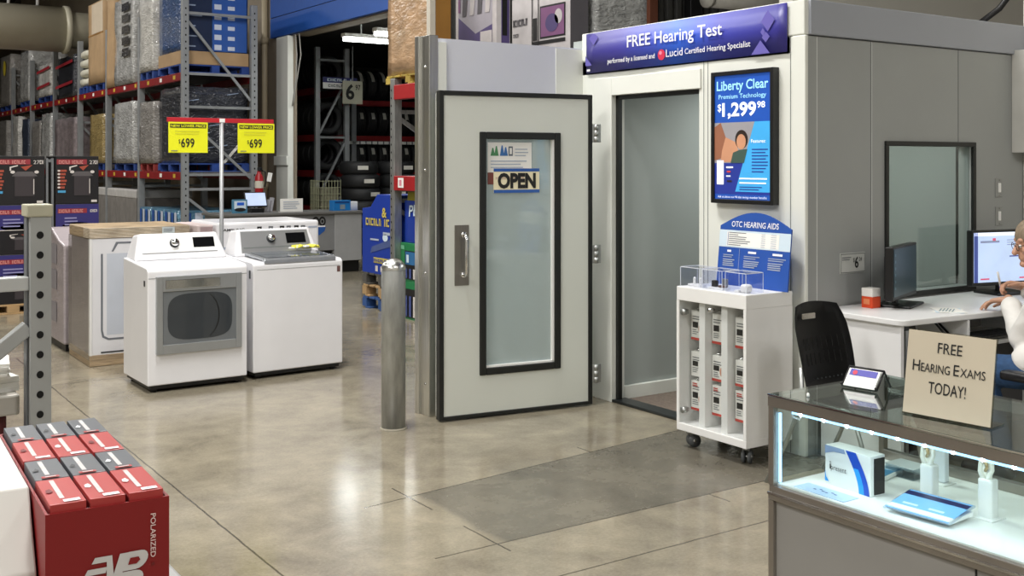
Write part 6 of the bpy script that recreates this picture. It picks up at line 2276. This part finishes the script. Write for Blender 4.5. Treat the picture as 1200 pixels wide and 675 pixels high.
mb.box(0.19, 0.0, 0.42, 0.21, 0.01, 1.05, rack_grey)
tag(mb.build('hanging_price_board', loc=(8.50, 18.02, 2.66)), 'pale board with large black 6 hung beside the side tyre rack', 'price board')
mb = MB()
mb.box(0, 0, 0, 0.68, 0.012, 0.11, white_pl, 0.002)
mb.box(0, 0, 0.11, 0.68, 0.012, 0.21, mat('band_navy', '23286a', 0.5), 0.002)
f = FY(mb, 0, 0, 0, 0.004)
glyphs(f, 0.08, 0.6, 0.135, 0.185, brd_l, 8)
glyphs(f, 0.1, 0.4, 0.03, 0.08, ink_grey, 6)
tag(mb.build('band_sign', loc=(8.15, 18.10, 2.93)), 'narrow navy and white sign fixed across the end frame of side tyre rack', 'sign')

# ------------------------------------------------------------------ racks behind the wing wall
rc = root('booth_rack', 'galvanised pallet rack with red beams standing behind the booth door', 'rack', (0, 0, 0))
for (x, y) in ((5.3, 9.96), (6.35, 9.96), (5.3, 7.55), (6.35, 7.55)):
    mb = MB()
    mb.box(x - 0.045, y - 0.045, 0, x + 0.045, y + 0.045, 2.46, galv, 0.005)
    z = 0.1
    while z < 2.4 and y > 9:
        f = FX(mb, x - 0.045, y, 0, 0.002)
        f.disc(-0.015, z, 0.010, 0.013, hole, seg=8)
        z += 0.08
    mb.build('post', rc)
for z in (2.24, 1.31):
    for x in (5.3, 6.35):
        mb = MB()
        mb.box(x - 0.055, 7.6, z, x + 0.03, 9.91, z + 0.15, mat('beam_bright_red', '9c1c20', 0.4), 0.006)
        if z < 2 and x < 6:
            f = FX(mb, x - 0.055, 9.83, z, 0.003)
            f.rect(0.02, 0.03, 0.14, 0.13, paper); f.rect(0.05, 0.05, 0.1, 0.11, mat('label_pink', 'd88a9a', 0.5), 2)
        mb.build('beam', rc)
mb = MB(); mb.box(5.34, 7.6, 2.375, 6.32, 9.91, 2.39, rack_dark); mb.build('deck', rc)
mb = MB(); mb.box(5.34, 7.6, 1.445, 6.32, 9.91, 1.46, rack_dark); mb.build('deck', rc)
for z0, z1 in ((2.05, 1.45), (1.1, 0.5)):
    mb = MB(); mb.bar((5.34, 9.96, z0), (6.31, 9.96, z1), 0.035, 0.04, galv); mb.build('brace', rc)
for z in (2.12, 1.2, 0.2):
    mb = MB(); mb.box(5.34, 9.94, z - 0.02, 6.31, 9.98, z + 0.02, galv); mb.build('brace', rc)
rd_ = root('carton_rack', 'pallet rack behind the booth carrying the tall cartons', 'rack', (0, 0, 0))
for (x, y) in ((6.5, 10.35), (8.15, 10.35), (6.5, 7.55), (8.15, 7.55)):
    mb = MB(); mb.box(x - 0.045, y - 0.045, 0, x + 0.045, y + 0.045, 2.38, galv, 0.005); mb.build('post', rd_)
for x in (6.5, 8.15):
    mb = MB(); mb.box(x - 0.03, 7.6, 2.24, x + 0.03, 10.3, 2.38, mat('beam_bright_red', '9c1c20', 0.4), 0.006); mb.build('beam', rd_)
mb = MB(); mb.box(6.46, 7.55, 2.381, 8.19, 10.38, 2.395, rack_dark); mb.build('deck', rd_)
pallet('yellow and black edged wood pallet under the brown wrapped load', (5.27, 9.18, 2.391), 0.7, 0.95, mat('pallet_ochre', 'a08a3c', 0.7, var=0.4, scale=7), None, 0.10)
bl_ = root('brown_load', 'tall brown cardboard load in crinkled film on the rack behind booth door', 'wrapped load', (5.29, 9.22, 2.493))
mb = load_mesh(0.22, 0.90, 1.6, w_brown, 0.01, 9)
mb.build('wrapped_carton', bl_)
mb = MB(); mb.box(0.0, -0.012, 0, 0.22, -0.004, 1.6, cardboard_d, 0.002); mb.build('end_face', bl_)  # same brown load; its shaded end is put into a darker cardboard colour
mb = MB(); mb.box(-0.012, -0.02, 0, 0.04, -0.012, 1.6, mat('corner_board', 'b9b3a6', 0.6)); mb.box(-0.02, -0.02, 0, -0.012, 0.05, 1.6, mat('corner_board', 'b9b3a6', 0.6)); mb.build('corner_board', bl_)
tvw, tvg = mat('tv_carton_white', 'cfcaca', 0.45, var=0.1), mat('tv_carton_grey', '5e5b60', 0.5)
tvp, tvm = mat('tv_purple', '574a7c', 0.4), mat('tv_mauve', '8a5a86', 0.4)
t1 = root('television_carton', 'white and purple television carton standing above the booth door', 'carton', (6.04, 9.2, 2.39), group='television cartons')
mb = MB()
mb.box(0, 0, 0, 0.17, 0.79, 1.5, tvw, 0.003)
f = FX(mb, 0, 0.79, 0, 0.003)
f.poly([(0.06, 0.42), (0.72, 0.42), (0.72, 0.62), (0.4, 0.55), (0.06, 0.75)], tvp)
f.rect(0.06, 0.42, 0.72, 1.2, mat('tv_haze', 'b0acb6', 0.4), 0.6)
for q in range(4):
    f.poly([(0.14 + q * 0.15, 0.75), (0.22 + q * 0.15, 0.75), (0.26 + q * 0.15, 1.05), (0.16 + q * 0.15, 1.1)], (tvg, tvw)[q % 2], 2)
f.rect(0.5, 0.42, 0.72, 0.56, tvw, 2.5)
f.rect(0.06, 0.8, 0.1, 1.0, tvm, 2)
f = FY(mb, 0, 0, 0, 0.003)
f.rect(0.06, 0.1, 0.16, 1.4, tvp); f.rect(0.07, 0.5, 0.13, 1.05, kp, 2); f.rect(0.07, 0.95, 0.14, 1.05, tvm, 3)
mb.build('carton', t1)
t2 = root('television_carton', 'large white television carton with screen picture standing above the wing wall', 'carton', (6.98, 9.2, 2.397), group='television cartons')
mb = MB()
mb.box(0, 0, 0, 0.24, 1.1, 1.5, tvw, 0.003)
f = FX(mb, 0, 1.1, 0, 0.003)
f.rect(0, 1.06, 1.1, 1.14, tvg)
f.poly([(0.55, 0.56), (1.02, 0.56), (1.02, 0.92), (0.55, 0.92)], kp)
f.rect(0.57, 0.58, 1.0, 0.9, tvm, 2)
f.disc(0.78, 0.72, 0.12, 0.1, tvp, 3); f.disc(0.9, 0.78, 0.07, 0.08, tvw, 3)
f.rect(0.4, 0.5, 1.02, 0.54, kp, 2); f.rect(0.42, 0.55, 0.5, 0.8, kp, 2)
glyphs(f, 0.06, 0.36, 0.74, 0.82, tvg, 7); f.rect(0.03, 0.74, 0.05, 0.82, kp, 2)
glyphs(f, 0.03, 0.14, 0.62, 0.66, tvg, 4)
for q in (0.40, 0.52):
    f.rect(q, 0.0, q + 0.015, 1.5, kp, 3)
f = FY(mb, 0, 0, 0, 0.003)
f.rect(0.0, 0.0, 0.24, 1.5, tvg); f.rect(0, 1.0, 0.24, 1.03, kp, 2)
mb.build('carton', t2)
mb = load_mesh(0.74, 1.0, 1.5, wrapmat('wrap_foil', 'a9aaa8', 0.2, 1.0), 0.03, 10)
tag(mb.build('wrapped_load', loc=(7.32, 9.2, 2.397)), 'silver crinkled film load standing above left end of the banner', 'wrapped load', 'loads behind the booth')
# goods at floor level by the rack post
dblue, dgreen = mat('display_blue', '16389a', 0.4, var=0.04), mat('display_green', '1f7a48', 0.4, var=0.05)
pallet('blue pallet, lowest of three under the blue printed display box', (5.36, 10.0, 0), 0.62, 0.86, mat('pallet_mid_blue', '2c4f86', 0.7), 'pallets under the blue display', 0.13)
pallet('raw wood pallet, middle of three under the blue printed display box', (5.36, 10.0, 0.131), 0.62, 0.86, wood, 'pallets under the blue display', 0.13)
pallet('dark pallet, topmost of three under the blue printed display box', (5.36, 10.0, 0.262), 0.62, 0.86, mat('pallet_dark', '4c4a46', 0.7), 'pallets under the blue display', 0.13)
db = root('blue_display', 'tall blue printed display box with yellow lettering beside the rack post', 'display box', (5.36, 10.0, 0.393))
mb = MB()
mb.prism([(0, 0), (0.86, 0), (0.86, 0.86), (0.36, 0.86), (0.2, 0.72), (0.0, 0.70)], (0, 0.86, 0), (0, -1, 0), (0, 0, 1), 0.58, dblue, 0.004)
f = FX(mb, 0, 0.86, 0, 0.004)
yb_ = mat('letter_yellow', 'c8b658', 0.5)
glyphs(f, 0.10, 0.66, 0.52, 0.60, yb_, 9)
f.text('&', 0.48, 0.62, 0.10, yb_, width=0.11, bold=0.03)
f.rect(0.28, 0.12, 0.66, 0.18, yb_)
glyphs(f, 0.3, 0.64, 0.135, 0.165, dblue, 7, 3)
f.poly([(0.2, 0.22), (0.8, 0.34), (0.8, 0.42), (0.24, 0.29)], mat('print_steel', '4a5a8a', 0.4))
f.disc(0.55, 0.40, 0.06, 0.04, brd_l); f.rect(0.5, 0.43, 0.66, 0.46, ink_light)
f.rect(0.2, 0.36, 0.4, 0.38, ink_light); f.rect(0.32, 0.03, 0.38, 0.09, kw_); f.rect(0.44, 0.03, 0.50, 0.09, kw_)
mb.build('box', db)
mb = MB(); mb.ball((0.25, 0.55, 0.80), 0.07, kp, (1, 1, 0.8)); mb.ball((0.25, 0.68, 0.78), 0.06, kp, (1, 1, 0.8)); mb.ball((0.22, 0.56, 0.85), 0.03, kw_); mb.build('contents', db)
mb = MB()
mb.box(0, 0, 0, 0.55, 0.82, 0.43, dblue, 0.004)
f = FX(mb, 0, 0.82, 0, 0.004)
f.text('PEA', 0.10, 0.27, 0.11, brd_l, width=0.3, rot=0.08, bold=0.02, shear=0.2)
f.rect(0.3, 0.02, 0.8, 0.05, mat('print_steel', '4a5a8a', 0.4))
tag(mb.build('blue_carton', loc=(5.37, 9.08, 0.775)), 'blue carton lettered PEA inside the rack right of its post', 'carton')
mb = MB(); mb.box(0, 0, 0, 0.5, 0.74, 0.09, mat('carton_olive', '9a9426', 0.5, var=0.1), 0.004)
tag(mb.build('yellow_carton', loc=(5.38, 9.12, 1.206)), 'flat olive yellow carton on top of the blue PEA carton', 'carton')
for k in range(2):
    mb = MB()
    mb.box(0, 0, 0, 0.58, 0.86, 0.386, dgreen, 0.004)
    f = FX(mb, 0, 0.86, 0, 0.004)
    f.rect(0.10, 0.02, 0.84, 0.31, kp)
    if k:
        f.rect(0.12, 0.17, 0.83, 0.30, mat('print_lake', '2f6a9c', 0.4), 2); f.disc(0.55, 0.24, 0.09, 0.04, mat('print_dusk', '6a4a7a', 0.4), 3)
        f.rect(0.15, 0.19, 0.20, 0.27, brd_l, 3)
    for q in range(8):
        f.rect(0.12 + q * 0.085, 0.03, 0.165 + q * 0.085, 0.13 if k else 0.24, (mat('print_bottle', '42518a', 0.4), kw_)[q % 3 == 2], 3)
    f.rect(0.015, 0.32, 0.09, 0.36, mat('print_mint', '6ab08a', 0.5)); f.rect(0.02, 0.06, 0.08, 0.1, mat('print_mint', '6ab08a', 0.5))
    tag(mb.build('green_case', loc=(5.33, 9.06, 0.0 + 0.387 * k)), ('green drinks case on the floor behind the bollard, lower of two', 'green drinks case with blue picture behind the bollard, upper of two')[k], 'case', 'green drinks cases')
